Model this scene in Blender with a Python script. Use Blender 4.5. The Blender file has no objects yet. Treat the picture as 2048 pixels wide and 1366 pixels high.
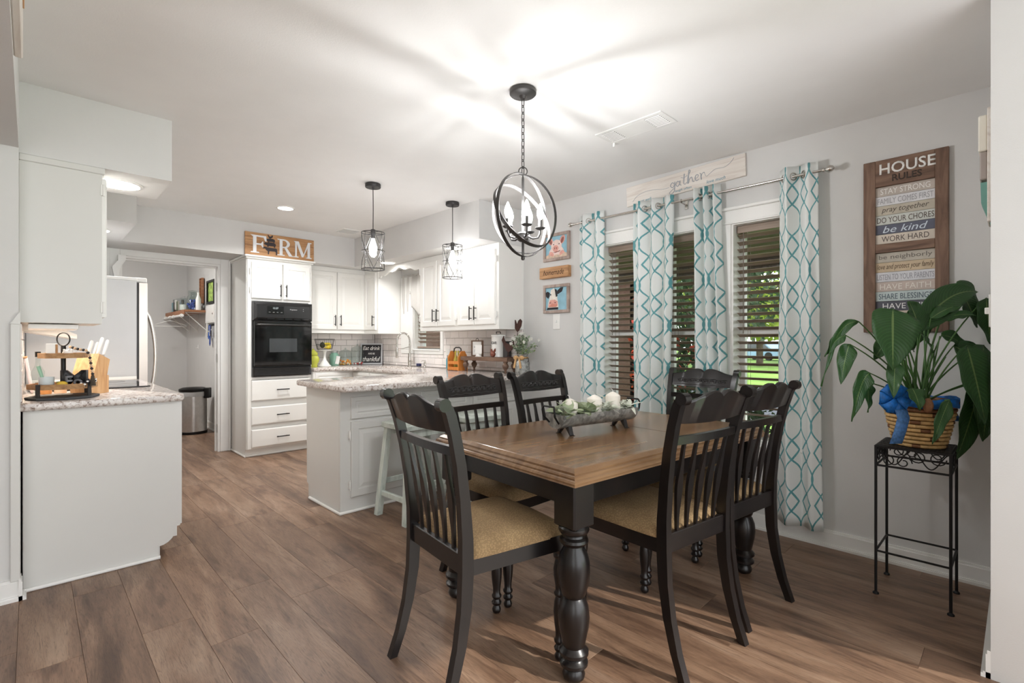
import bpy, bmesh, math, random
from mathutils import Vector, Matrix
R = math.radians
PI = math.pi
random.seed(7)
SC = bpy.context.scene
COL = SC.collection

# ------------------------------------------------------------------ camera
cam = bpy.data.cameras.new('camera')
cam_ob = bpy.data.objects.new('camera', cam)
COL.objects.link(cam_ob)
cam.sensor_width = 36.0
cam.lens = 990.0 / 2048.0 * 36.0
cam.shift_y = 1.5 / 2048.0
cam.clip_start = 0.02
cam_ob.location = (0, 0, 1.195)
cam_ob.rotation_euler = (R(90), 0, R(45.8 - 90))
SC.camera = cam_ob

# ------------------------------------------------------------------ world, sun, exposure
W = bpy.data.worlds.new('sky'); SC.world = W; W.use_nodes = True
bg = W.node_tree.nodes['Background']
bg.inputs[0].default_value = (0.94, 0.97, 1.0, 1)
bg.inputs[1].default_value = 2.1
sun = bpy.data.lights.new('sun', 'SUN'); sun.energy = 2.2; sun.angle = R(1.0); sun.color = (1, .95, .87)
sun_ob = bpy.data.objects.new('sun', sun); COL.objects.link(sun_ob)
sun_ob.rotation_euler = Vector((-0.22, 0.80, -0.62)).to_track_quat('-Z', 'Y').to_euler()
SC.view_settings.view_transform = 'Standard'
SC.view_settings.look = 'None'
SC.view_settings.gamma = 1.0
SC.view_settings.use_curve_mapping = False
SC.view_settings.exposure = 0.74
SC.cycles.max_bounces = 8
SC.cycles.diffuse_bounces = 5
SC.cycles.glossy_bounces = 4
SC.cycles.transmission_bounces = 8
SC.cycles.transparent_max_bounces = 24
SC.cycles.caustics_reflective = False
SC.cycles.caustics_refractive = False
SC.cycles.sample_clamp_indirect = 6.0
SC.cycles.blur_glossy = 0.5

# ------------------------------------------------------------------ materials
MATS = {}
def lin(c):
    return tuple(((x / 255.0) / 12.92 if x <= 10 else (((x / 255.0) + .055) / 1.055) ** 2.4) for x in c)
def newmat(name):
    m = bpy.data.materials.new(name); m.use_nodes = True
    nt = m.node_tree
    return m, nt, nt.nodes['Principled BSDF']
def nd(nt, typ, **kw):
    n = nt.nodes.new(typ)
    for k, v in kw.items():
        if k.startswith('i_'):
            key = k[2:]
            key = int(key) if key.isdigit() else key.replace('_', ' ')
            n.inputs[key].default_value = v
        else:
            setattr(n, k, v)
    return n
def lk(nt, a, b): nt.links.new(a, b)
def ramp(nt, fac, stops):
    r = nt.nodes.new('ShaderNodeValToRGB')
    el = r.color_ramp.elements
    while len(el) < len(stops): el.new(.5)
    for e, (p, c) in zip(el, stops):
        e.position = p; e.color = (*c, 1)
    lk(nt, fac, r.inputs[0]); return r
def coords(nt, scale=(1, 1, 1), rnd=False, kind='Object'):
    tc = nt.nodes.new('ShaderNodeTexCoord'); mp = nt.nodes.new('ShaderNodeMapping')
    mp.inputs['Scale'].default_value = scale
    lk(nt, tc.outputs[kind], mp.inputs[0])
    if rnd:
        oi = nt.nodes.new('ShaderNodeObjectInfo')
        mu = nd(nt, 'ShaderNodeVectorMath', operation='SCALE'); mu.inputs[0].default_value = (37, 53, 71)
        lk(nt, oi.outputs['Random'], mu.inputs['Scale']); lk(nt, mu.outputs[0], mp.inputs['Location'])
    return mp.outputs[0]
def M(name, col, rough=.5, metal=0.0, var=.05, vs=6.0, bump=0.0, bs=60.0, spec=.5, rnd=False, sheen=0, coat=0, emit=0, trans=0.0):
    """plain coloured material with soft procedural variation of colour and relief"""
    if name in MATS: return MATS[name]
    m, nt, b = newmat(name)
    c = lin(col)
    v = coords(nt, rnd=rnd)
    n = nd(nt, 'ShaderNodeTexNoise', i_Scale=vs, i_Detail=4.0); lk(nt, v, n.inputs['Vector'])
    lo = tuple(x * (1 - var) for x in c); hi = tuple(min(1, x * (1 + var)) for x in c)
    r = ramp(nt, n.outputs['Fac'], [(.3, lo), (.7, hi)])
    lk(nt, r.outputs[0], b.inputs['Base Color'])
    b.inputs['Roughness'].default_value = rough; b.inputs['Metallic'].default_value = metal
    b.inputs['Specular IOR Level'].default_value = spec
    if sheen: b.inputs['Sheen Weight'].default_value = sheen
    if coat: b.inputs['Coat Weight'].default_value = coat; b.inputs['Coat Roughness'].default_value = .15
    if emit:
        b.inputs['Emission Color'].default_value = (*c, 1); b.inputs['Emission Strength'].default_value = emit
    if bump:
        n2 = nd(nt, 'ShaderNodeTexNoise', i_Scale=bs, i_Detail=3.0); lk(nt, v, n2.inputs['Vector'])
        bp = nd(nt, 'ShaderNodeBump', i_Strength=bump, i_Distance=.01); lk(nt, n2.outputs['Fac'], bp.inputs['Height'])
        lk(nt, bp.outputs[0], b.inputs['Normal'])
    if trans:
        out = nt.nodes['Material Output']
        t = nt.nodes.new('ShaderNodeBsdfTranslucent'); lk(nt, r.outputs[0], t.inputs[0])
        mx = nd(nt, 'ShaderNodeMixShader', i_0=trans); lk(nt, b.outputs[0], mx.inputs[1]); lk(nt, t.outputs[0], mx.inputs[2])
        lk(nt, mx.outputs[0], out.inputs[0])
    MATS[name] = m; return m
def wood(name, stops, scale=(3, 40, 40), rough=.45, rnd=True, bump=.08, dist=1.2, coat=0, kind='Object'):
    if name in MATS: return MATS[name]
    m, nt, b = newmat(name)
    v = coords(nt, scale, rnd, kind)
    n = nd(nt, 'ShaderNodeTexNoise', i_Scale=1.0, i_Detail=6.0, i_Roughness=.6, i_Distortion=dist); lk(nt, v, n.inputs['Vector'])
    k = len(stops)
    r = ramp(nt, n.outputs['Fac'], [(.28 + .44 * i / (k - 1), lin(c)) for i, c in enumerate(stops)])
    lk(nt, r.outputs[0], b.inputs['Base Color']); b.inputs['Roughness'].default_value = rough
    if coat: b.inputs['Coat Weight'].default_value = coat; b.inputs['Coat Roughness'].default_value = .12
    bp = nd(nt, 'ShaderNodeBump', i_Strength=bump, i_Distance=.01); lk(nt, n.outputs['Fac'], bp.inputs['Height'])
    lk(nt, bp.outputs[0], b.inputs['Normal'])
    MATS[name] = m; return m
def emission(name, col, s):
    if name in MATS: return MATS[name]
    m = bpy.data.materials.new(name); m.use_nodes = True; nt = m.node_tree
    nt.nodes.remove(nt.nodes['Principled BSDF'])
    e = nd(nt, 'ShaderNodeEmission', i_1=s); e.inputs[0].default_value = (*col, 1)
    lk(nt, e.outputs[0], nt.nodes['Material Output'].inputs[0])
    MATS[name] = m; return m
def glass(name, col=(.97, .99, 1), tint=.9, rough=.03):
    """thin glass: mostly transparent, with fresnel reflections"""
    if name in MATS: return MATS[name]
    m = bpy.data.materials.new(name); m.use_nodes = True; nt = m.node_tree
    nt.nodes.remove(nt.nodes['Principled BSDF'])
    t = nt.nodes.new('ShaderNodeBsdfTransparent'); t.inputs[0].default_value = (*[c * tint for c in col], 1)
    g = nd(nt, 'ShaderNodeBsdfGlossy', i_Roughness=rough)
    lw = nd(nt, 'ShaderNodeLayerWeight', i_Blend=.5)
    pw = nd(nt, 'ShaderNodeMath', operation='POWER'); lk(nt, lw.outputs['Facing'], pw.inputs[0]); pw.inputs[1].default_value = 4.0
    f = nd(nt, 'ShaderNodeMath', operation='MULTIPLY_ADD'); lk(nt, pw.outputs[0], f.inputs[0]); f.inputs[1].default_value = .55; f.inputs[2].default_value = .035
    mx = nt.nodes.new('ShaderNodeMixShader')
    lk(nt, f.outputs[0], mx.inputs[0]); lk(nt, t.outputs[0], mx.inputs[1]); lk(nt, g.outputs[0], mx.inputs[2])
    lk(nt, mx.outputs[0], nt.nodes['Material Output'].inputs[0])
    MATS[name] = m; return m

# ------------------------------------------------------------------ mesh helpers
def box(bm, x0, x1, y0, y1, z0, z1, bev=0.0, seg=1):
    t = bmesh.new() if bev else bm
    vs = [t.verts.new(p) for p in ((x0, y0, z0), (x1, y0, z0), (x1, y1, z0), (x0, y1, z0), (x0, y0, z1), (x1, y0, z1), (x1, y1, z1), (x0, y1, z1))]
    for f in ((0, 3, 2, 1), (4, 5, 6, 7), (0, 1, 5, 4), (1, 2, 6, 5), (2, 3, 7, 6), (3, 0, 4, 7)):
        t.faces.new([vs[i] for i in f])
    if bev:
        bmesh.ops.bevel(t, geom=t.edges[:] , offset=bev, segments=seg, affect='EDGES', profile=.6)
        merge(bm, t)
    return bm
def merge(bm, t, mat=None):
    me = bpy.data.meshes.new('tmp'); t.to_mesh(me); t.free()
    if mat is not None: me.transform(mat)
    bm.from_mesh(me); bpy.data.meshes.remove(me)
def xf(bm, mat): bmesh.ops.transform(bm, matrix=mat, verts=bm.verts[:]); return bm
def tube(bm, pts, r, seg=8, cyc=False, cap=True, flat=None):
    """sweep a circle (or an ellipse flat=(a,b)) along pts; r scalar or list"""
    pts = [Vector(p) for p in pts]; n = len(pts)
    rs = r if isinstance(r, (list, tuple)) else [r] * n
    rings = []; up = None
    for i, p in enumerate(pts):
        if cyc: d = pts[(i + 1) % n] - pts[i - 1]
        else: d = pts[min(i + 1, n - 1)] - pts[max(i - 1, 0)]
        d.normalize()
        if up is None:
            a = Vector((0, 0, 1)) if abs(d.z) < .9 else Vector((1, 0, 0))
            up = (a - d * a.dot(d)).normalized()
        else:
            up = (up - d * up.dot(d)); up = up.normalized() if up.length > 1e-6 else Vector((1, 0, 0))
        s = d.cross(up)
        fa, fb = flat if flat else (1, 1)
        rings.append([bm.verts.new(p + (up * math.cos(2 * PI * k / seg) * fa + s * math.sin(2 * PI * k / seg) * fb) * rs[i]) for k in range(seg)])
    m = n if cyc else n - 1
    for i in range(m):
        a, b = rings[i], rings[(i + 1) % n]
        for k in range(seg):
            try: bm.faces.new((a[k], a[(k + 1) % seg], b[(k + 1) % seg], b[k]))
            except ValueError: pass
    if cap and not cyc:
        try: bm.faces.new(rings[0]); bm.faces.new(rings[-1][::-1])
        except ValueError: pass
    return bm
def lathe(bm, prof, seg=20, c=(0, 0, 0), cap=True, ang=2 * PI):
    rings = []
    for r, z in prof:
        if r < 1e-5: rings.append([bm.verts.new((c[0], c[1], c[2] + z))])
        else: rings.append([bm.verts.new((c[0] + r * math.cos(2 * PI * k / seg), c[1] + r * math.sin(2 * PI * k / seg), c[2] + z)) for k in range(seg)])
    for a, b in zip(rings, rings[1:]):
        for k in range(seg):
            k2 = (k + 1) % seg
            if len(a) == 1 and len(b) == 1: continue
            if len(a) == 1: f = (a[0], b[k2], b[k])
            elif len(b) == 1: f = (a[k], a[k2], b[0])
            else: f = (a[k], a[k2], b[k2], b[k])
            bm.faces.new(f)
    if cap:
        if len(rings[0]) > 1: bm.faces.new(rings[0][::-1])
        if len(rings[-1]) > 1: bm.faces.new(rings[-1])
    return bm
def prism(bm, poly, d0, d1, ax='y'):
    """extrude a 2D outline; ax = axis of extrusion; poly in the two other axes (order xz / yz / xy)"""
    def P(a, b, d): return {'y': (a, d, b), 'x': (d, a, b), 'z': (a, b, d)}[ax]
    A = [bm.verts.new(P(a, b, d0)) for a, b in poly]; B = [bm.verts.new(P(a, b, d1)) for a, b in poly]
    n = len(poly)
    f1 = bm.faces.new(A); f2 = bm.faces.new(B[::-1])
    for i in range(n): bm.faces.new((A[i], B[i], B[(i + 1) % n], A[(i + 1) % n]))
    return bm
def panel(bm, x0, x1, z0, z1, prof):
    """concentric rectangular rings facing -y; prof = [(inset, y)]"""
    rings = []
    for i, y in prof:
        rings.append([bm.verts.new(p) for p in ((x0 + i, y, z0 + i), (x1 - i, y, z0 + i), (x1 - i, y, z1 - i), (x0 + i, y, z1 - i))])
    for a, b in zip(rings, rings[1:]):
        for k in range(4): bm.faces.new((a[k], a[(k + 1) % 4], b[(k + 1) % 4], b[k]))
    bm.faces.new(rings[-1]); bm.faces.new(rings[0][::-1])
    return bm
def sphere(bm, c, r, sx=1, sy=1, sz=1, u=12, v=8):
    m = Matrix.Translation(c) @ Matrix.Diagonal((sx, sy, sz, 1))
    bmesh.ops.create_uvsphere(bm, u_segments=u, v_segments=v, radius=r, matrix=m); return bm
def torus(bm, c, R1, r, n='z', seg=24, s2=8, a0=0, a1=2 * PI, flat=None):
    pts = []
    cyc = abs(a1 - a0 - 2 * PI) < 1e-4
    k = seg if cyc else seg + 1
    for i in range(k):
        a = a0 + (a1 - a0) * i / seg; p, q = R1 * math.cos(a), R1 * math.sin(a)
        pts.append({'z': (c[0] + p, c[1] + q, c[2]), 'x': (c[0], c[1] + p, c[2] + q), 'y': (c[0] + p, c[1], c[2] + q)}[n])
    return tube(bm, pts, r, s2, cyc, flat=flat)
def obj(name, bm, mat=None, parent=None, loc=(0, 0, 0), rot=(0, 0, 0), smooth=None, recalc=True):
    if recalc: bmesh.ops.recalc_face_normals(bm, faces=bm.faces[:])
    me = bpy.data.meshes.new(name); bm.to_mesh(me); bm.free()
    if smooth:
        for p in me.polygons: p.use_smooth = True
        me.set_sharp_from_angle(angle=R(smooth))
    o = bpy.data.objects.new(name, me); COL.objects.link(o)
    if mat: me.materials.append(mat)
    o.location = loc; o.rotation_euler = rot
    if parent: o.parent = parent
    return o
def share(name, me, parent, loc, rot=(0, 0, 0), scale=(1, 1, 1)):
    o = bpy.data.objects.new(name, me); COL.objects.link(o)
    o.location = loc; o.rotation_euler = rot; o.scale = scale; o.parent = parent; return o
def tag(o, label=None, cat=None, group=None, kind=None):
    if label: o['label'] = label
    if cat: o['category'] = cat
    if group: o['group'] = group
    if kind: o['kind'] = kind
    return o
def thing(name, label, cat, loc=(0, 0, 0), rz=0, group=None, rot=None):
    o = bpy.data.objects.new(name, None); COL.objects.link(o); o.empty_display_size = .05
    o.location = loc; o.rotation_euler = rot if rot else (0, 0, R(rz))
    return tag(o, label, cat, group)
def dup(root, loc, rz, label):
    r = root.copy(); COL.objects.link(r); r.location = loc; r.rotation_euler = (0, 0, R(rz)); r['label'] = label
    for ch in list(root.children):
        c = ch.copy(); COL.objects.link(c); c.parent = r
        for g in list(ch.children):
            d = g.copy(); COL.objects.link(d); d.parent = c
    return r
def B(*a, **k): return box(bmesh.new(), *a, **k)
def struct(name, bm, mat, label=None, cat=None, parent=None, smooth=None):
    o = obj(name, bm, mat, parent, smooth=smooth); o['kind'] = 'structure'
    if label: o['label'] = label
    if cat: o['category'] = cat
    return o
def textmesh(s, w=None, h=None, shear=0, ext=.001, bold=0.0, sp=1.0):
    c = bpy.data.curves.new('t', 'FONT'); c.body = s; c.size = 1; c.extrude = 0; c.shear = shear; c.offset = bold; c.resolution_u = 3
    c.space_character = sp
    o = bpy.data.objects.new('t', c); me = bpy.data.meshes.new_from_object(o)
    bpy.data.objects.remove(o); bpy.data.curves.remove(c)
    xs = [v.co.x for v in me.vertices]; ys = [v.co.y for v in me.vertices]
    cx, cy = (min(xs) + max(xs)) / 2, (min(ys) + max(ys)) / 2
    kx = w / (max(xs) - min(xs)) if w else None; ky = h / (max(ys) - min(ys)) if h else kx
    kx = kx or ky
    for v in me.vertices: v.co = ((v.co.x - cx) * kx, 0, (v.co.y - cy) * ky)
    bm = bmesh.new(); bm.from_mesh(me); bpy.data.meshes.remove(me)
    if ext:
        g = bmesh.ops.extrude_face_region(bm, geom=bm.faces[:])
        for e in g['geom']:
            if isinstance(e, bmesh.types.BMVert): e.co.y -= ext
    return bm
def text(s, mat, parent, x, z, y, w=None, h=None, shear=0, ext=.001, bold=0.0, name='lettering', sp=1.0, tilt=0):
    return obj(name, textmesh(s, w, h, shear, ext, bold, sp), mat, parent, (x, y, z), (0, tilt, 0))
STK = 0
def stroke(bm, pts, r, y=0, seg=6, n=8, thick=1.0):
    """smooth brush stroke through 2D points (x,z) on the plane y; r scalar or list (same length)"""
    global STK
    STK += 1; y -= 1.2e-4 * (STK % 8)
    P = []; RR = []
    rs = r if isinstance(r, (list, tuple)) else [r] * len(pts)
    for i in range(len(pts) - 1):
        p0, p1, p2, p3 = pts[max(i - 1, 0)], pts[i], pts[i + 1], pts[min(i + 2, len(pts) - 1)]
        for k in range(n):
            t = k / n
            q = [.5 * (2 * p1[a] + (p2[a] - p0[a]) * t + (2 * p0[a] - 5 * p1[a] + 4 * p2[a] - p3[a]) * t * t + (3 * p1[a] - p0[a] - 3 * p2[a] + p3[a]) * t ** 3) for a in (0, 1)]
            P.append(q); RR.append(rs[i] + (rs[i + 1] - rs[i]) * t)
    P.append(pts[-1]); RR.append(rs[-1])
    L = []; Rr = []
    for i, p in enumerate(P):
        a = P[max(i - 1, 0)]; b = P[min(i + 1, len(P) - 1)]
        dx, dz = b[0] - a[0], b[1] - a[1]; l = math.hypot(dx, dz) or 1
        nx, nz = -dz / l * RR[i], dx / l * RR[i]
        L.append([bm.verts.new((p[0] + nx, yy, p[1] + nz)) for yy in (y, y - .0012 * thick - 1.5e-5 * i)])
        Rr.append([bm.verts.new((p[0] - nx, yy, p[1] - nz)) for yy in (y, y - .0012 * thick - 1.5e-5 * i)])
    for i in range(len(P) - 1):
        bm.faces.new((L[i][1], Rr[i][1], Rr[i + 1][1], L[i + 1][1]))
        bm.faces.new((L[i][0], L[i][1], L[i + 1][1], L[i + 1][0]))
        bm.faces.new((Rr[i][1], Rr[i][0], Rr[i + 1][0], Rr[i + 1][1]))
    return bm
def lampat(name, typ, loc, energy, parent=None, **kw):
    l = bpy.data.lights.new(name, typ); l.energy = energy
    for k, v in kw.items(): setattr(l, k, v)
    o = bpy.data.objects.new(name, l); COL.objects.link(o); o.location = loc
    if parent: o.parent = parent
    return o

# ------------------------------------------------------------------ common materials
WALL = M('wall_paint', (214, 213, 211), .75, var=.015, bump=.05, bs=220)
CEIL = M('ceiling_paint', (236, 235, 233), .85, var=.012, bump=.06, bs=160)
TRIM = M('trim_paint', (236, 235, 232), .4, var=.015)
CAB = M('cabinet_paint', (236, 235, 231), .35, var=.015, vs=3)
GREYCAB = M('island_paint', (214, 213, 209), .4, var=.015, vs=3)
BLACK = M('black_metal', (30, 29, 29), .4, .6, var=.1)
DKBRONZE = M('dark_bronze', (62, 60, 60), .45, .5, var=.08)
WHITE = M('white_ceramic', (240, 239, 236), .25, var=.02)
WHITEP = M('white_paint_print', (244, 243, 240), .6, var=.03)
STEEL = M('brushed_steel', (196, 192, 188), .28, .9, var=.06, vs=30)
CHROME = M('satin_nickel', (200, 196, 190), .22, 1.0, var=.04)
CLEAR = glass('clear_glass')
# ================================================================== STRUCTURE
XW, YB, LX, CZ, RX, LYB = 3.35, 6.11, -0.04, 2.44, 1.78, 9.25
def plankmat():
    m, nt, b = newmat('vinyl_plank')
    v = coords(nt, (1, 1, 1), True)
    def nz(sc, det, dis, src=v, ro=.6):
        mp = nt.nodes.new('ShaderNodeMapping'); mp.inputs['Scale'].default_value = sc; lk(nt, src, mp.inputs[0])
        n = nd(nt, 'ShaderNodeTexNoise', i_Scale=1.0, i_Detail=det, i_Roughness=ro, i_Distortion=dis); lk(nt, mp.outputs[0], n.inputs['Vector']); return n
    big = nz((7, 1.2, 3), 4.0, .8)
    fine = nz((110, 7, 9), 7.0, 2.6, ro=.7)
    dark = nz((12, 1.5, 3), 5.0, 1.2)
    r1 = ramp(nt, big.outputs[0], [(.3, lin((106, 82, 67))), (.5, lin((138, 110, 90))), (.68, lin((160, 134, 114)))])
    r2 = ramp(nt, fine.outputs[0], [(.32, (.52, .49, .47)), (.48, (.95, .95, .95)), (.70, (1.16, 1.14, 1.1))])
    r3 = ramp(nt, dark.outputs[0], [(.36, (.58, .54, .53)), (.5, (1, 1, 1))])
    mx = nd(nt, 'ShaderNodeMix', data_type='RGBA', blend_type='MULTIPLY'); mx.inputs[0].default_value = 1
    lk(nt, r1.outputs[0], mx.inputs[6]); lk(nt, r2.outputs[0], mx.inputs[7])
    m2 = nd(nt, 'ShaderNodeMix', data_type='RGBA', blend_type='MULTIPLY'); m2.inputs[0].default_value = .85
    lk(nt, mx.outputs[2], m2.inputs[6]); lk(nt, r3.outputs[0], m2.inputs[7])
    oi = nt.nodes.new('ShaderNodeObjectInfo')
    r4 = ramp(nt, oi.outputs['Random'], [(0, (.88, .86, .85)), (.5, (.97, .97, .96)), (1, (1.06, 1.03, 1.01))])
    m3 = nd(nt, 'ShaderNodeMix', data_type='RGBA', blend_type='MULTIPLY'); m3.inputs[0].default_value = 1
    lk(nt, m2.outputs[2], m3.inputs[6]); lk(nt, r4.outputs[0], m3.inputs[7])
    lk(nt, m3.outputs[2], b.inputs['Base Color'])
    b.inputs['Roughness'].default_value = .38; b.inputs['Specular IOR Level'].default_value = .4
    bp = nd(nt, 'ShaderNodeBump', i_Strength=.12, i_Distance=.004); lk(nt, fine.outputs[0], bp.inputs['Height']); lk(nt, bp.outputs[0], b.inputs['Normal'])
    return m
PLANK = plankmat()
floor = struct('floor', B(-2.7, 3.5, -1.6, LYB + .1, -.06, -.005), M('subfloor', (40, 30, 25), .8), 'brown wood-look plank floor running through dining room and kitchen', 'floor')
PW, PL = .182, 1.22
_pm = {}
def plankmesh(w, l):
    k = (round(w, 3), round(l, 3))
    if k not in _pm:
        bm = bmesh.new(); a, c, e = w / 2 - .0003, l / 2 - .0003, .0007
        lo = [bm.verts.new(p) for p in ((-a, -c, -.005), (a, -c, -.005), (a, c, -.005), (-a, c, -.005))]
        md = [bm.verts.new(p) for p in ((-a, -c, -.001), (a, -c, -.001), (a, c, -.001), (-a, c, -.001))]
        hi = [bm.verts.new(p) for p in ((-a + e, -c + e, 0), (a - e, -c + e, 0), (a - e, c - e, 0), (-a + e, c - e, 0))]
        for r0, r1 in ((lo, md), (md, hi)):
            for i in range(4): bm.faces.new((r0[i], r0[(i + 1) % 4], r1[(i + 1) % 4], r1[i]))
        bm.faces.new(hi)
        me = bpy.data.meshes.new('plank'); bm.to_mesh(me); bm.free(); me.materials.append(PLANK); _pm[k] = me
    return _pm[k]
rp = random.Random(3)
x = .69 - 18 * PW; row = 0
while x < XW + .02:
    x1 = min(x + PW, XW + .03)
    y = -1.6 - rp.random() * PL
    while y < LYB:
        y0, y1 = max(y, -1.6), min(y + PL, LYB)
        if y1 - y0 > .05 and not (x > RX + .02 and y0 > YB + .05) and not (x1 < LX - .12 and y0 > 4.4):
            share('plank', plankmesh(x1 - x, y1 - y0), floor, ((x + x1) / 2, (y0 + y1) / 2, 0))
        y += PL
    x += PW; row += 1

struct('ceiling', B(-2.7, 3.6, -1.6, LYB + .1, CZ, CZ + .1), CEIL, 'smooth white painted ceiling over dining room and kitchen', 'ceiling')
# window wall, with its four openings
WIN = [(1.955, 2.375), (1.44, 1.86), (.925, 1.345)]
WZ0, WZ1 = .56, 1.985
SW = (4.60, 5.16, 1.10, 2.0)
bm = bmesh.new(); X2 = XW + .17
box(bm, XW, X2, -1.6, -.1, 0, CZ); box(bm, XW, X2, -.1, YB + .12, WZ1, CZ); box(bm, XW, X2, -.1, 4.0, 0, WZ0)
for a, b in ((-.1, .925), (1.345, 1.44), (1.86, 1.955), (2.375, 4.0)): box(bm, XW, X2, a, b, WZ0, WZ1)
box(bm, XW, X2, 4.0, YB + .12, 0, SW[2]); box(bm, XW, X2, 4.0, SW[0], SW[2], WZ1); box(bm, XW, X2, SW[1], YB + .12, SW[2], WZ1)
wall_right = struct('wall_right', bm, WALL, 'light grey window wall behind the curtains and kitchen sink', 'wall')
DX0, DX1, DZ = .62, 1.485, 2.04
bm = bmesh.new(); box(bm, -.25, DX0, YB, YB + .12, 0, CZ); box(bm, DX1, XW + .17, YB, YB + .12, 0, CZ); box(bm, DX0, DX1, YB, YB + .12, DZ, CZ)
wall_back = struct('wall_back', bm, WALL, 'light grey kitchen end wall with the laundry doorway', 'wall')
bm = bmesh.new(); box(bm, LX - .17, LX, 3.25, YB, 0, CZ); box(bm, LX - .17, LX, -1.6, 3.25, 2.10, CZ); box(bm, LX - .17, LX, -1.6, -.4, 0, 2.10)
wall_left = struct('wall_left', bm, WALL, 'light grey wall behind the cooktop counter with header over an opening', 'wall')
struct('wall_hall_blocker', B(-2.7, -2.6, -1.6, 6.2, 0, CZ), WALL, 'unseen hallway wall added to block sky light at the left opening', 'wall')  # unseen wall, added to keep sky light out of the left opening
struct('wall_front', B(2.44, XW, -.08, .075, 0, CZ), WALL, 'pale wall end in the right foreground', 'wall')
bm = bmesh.new(); box(bm, RX, RX + .1, YB + .12, LYB, 0, CZ)
wl = struct('wall_laundry_right', bm, WALL, 'laundry room wall carrying the wooden shelf and key hooks', 'wall')
struct('wall_laundry_back', B(-.5, RX + .1, LYB, LYB + .1, 0, CZ), WALL, 'far laundry room wall facing the doorway', 'wall')
struct('wall_laundry_left', B(-.6, -.5, YB + .12, LYB, 0, CZ), WALL, 'left laundry room wall hidden past the refrigerator', 'wall')
# soffits
struct('soffit_right', B(2.80, XW, 3.29, YB, 2.10, CZ), WALL, 'boxed soffit above the sink wall cabinets', 'soffit')
struct('soffit_back', B(LX, 2.80, 5.60, YB, 2.10, CZ), WALL, 'boxed soffit above oven and doorway carrying the farm sign', 'soffit')
struct('soffit_left', B(LX, .57, 3.33, 3.83, 2.10, CZ), WALL, 'boxed soffit above the near end of the cooktop counter', 'soffit')
struct('soffit_left_far', B(LX, .58, 4.70, 5.60, 2.10, CZ), WALL, 'boxed soffit above the refrigerator', 'soffit')
# baseboards
def baseb(name, segs, label):
    bm = bmesh.new()
    for (x0, y0, x1, y1, nx, ny) in segs:
        dx, dy = x1 - x0, y1 - y0
        for t, h0, h1 in ((.013, 0, .085), (.009, .085, .098), (.026, 0, .014), (.02, .014, .021)):
            xs = sorted((x0, x1, x0 + nx * t, x1 + nx * t)); ys = sorted((y0, y1, y0 + ny * t, y1 + ny * t))
            box(bm, xs[0], xs[-1], ys[0], ys[-1], h0, h1)
    return struct(name, bm, TRIM, label, 'baseboard')
baseb('baseboard_right', [(XW, .075, XW, 3.28, -1, 0)], 'white baseboard under the windows and plant stand')
baseb('baseboard_front', [(2.44, .075, XW - .03, .075, 0, 1)], 'white baseboard on the wall end in the right foreground')
baseb('baseboard_left', [(-.21, 3.25, LX, 3.25, 0, -1), (LX, 3.224, LX, 3.31, 1, 0)], 'white baseboard at the wall stub beside the cooktop counter')
baseb('baseboard_laundry', [(RX, YB + .12, RX, LYB, -1, 0), (-.5, LYB, RX, LYB, 0, -1)], 'white baseboard in the laundry room')
bm = bmesh.new(); box(bm, LX - .028, LX + .006, 3.234, 3.25, .09, 1.28, .003); prism(bm, [(LX - .028, 1.28), (LX + .006, 1.28), (LX + .006, 1.34)], 3.234, 3.25)
box(bm, LX - .0, LX + .006, 3.25, 3.31, .09, 1.28)
struct('trim_1', bm, GREYCAB, 'white vertical trim strip between wall stub and cooktop counter', 'trim')
# door casing
bm = bmesh.new()
for a, b, c, d in ((DX0 - .10, DX0, 0, DZ + .09), (DX1, DX1 + .10, 0, DZ + .09), (DX0, DX1, DZ, DZ + .09)):
    box(bm, a, b, YB - .018, YB, c, d, .004)
for a, b, c, d in ((DX0 - .10, DX0 - .075, 0, DZ + .064), (DX1 + .075, DX1 + .10, 0, DZ + .064), (DX0 - .1, DX1 + .1, DZ + .065, DZ + .09)):
    box(bm, a, b, YB - .026, YB, c, d, .004)
box(bm, DX0 - .002, DX0 + .02, YB - .002, YB + .122, 0, DZ - .02); box(bm, DX1 - .02, DX1 + .002, YB - .002, YB + .122, 0, DZ - .02); box(bm, DX0, DX1, YB - .002, YB + .122, DZ - .02, DZ + .002)
box(bm, DX1 - .034, DX1 - .02, YB + .05, YB + .085, 0, DZ - .034); box(bm, DX0 + .02, DX1 - .02, YB + .05, YB + .085, DZ - .034, DZ - .02)
d1 = struct('door_1', bm, TRIM, 'white cased doorway opening into the laundry room', 'doorway')
for z in (.25, 1.02, 1.8): obj('hinge', B(DX1 - .021, DX1 - .017, YB + .02, YB + .05, z - .045, z + .045), CHROME, d1)

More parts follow.
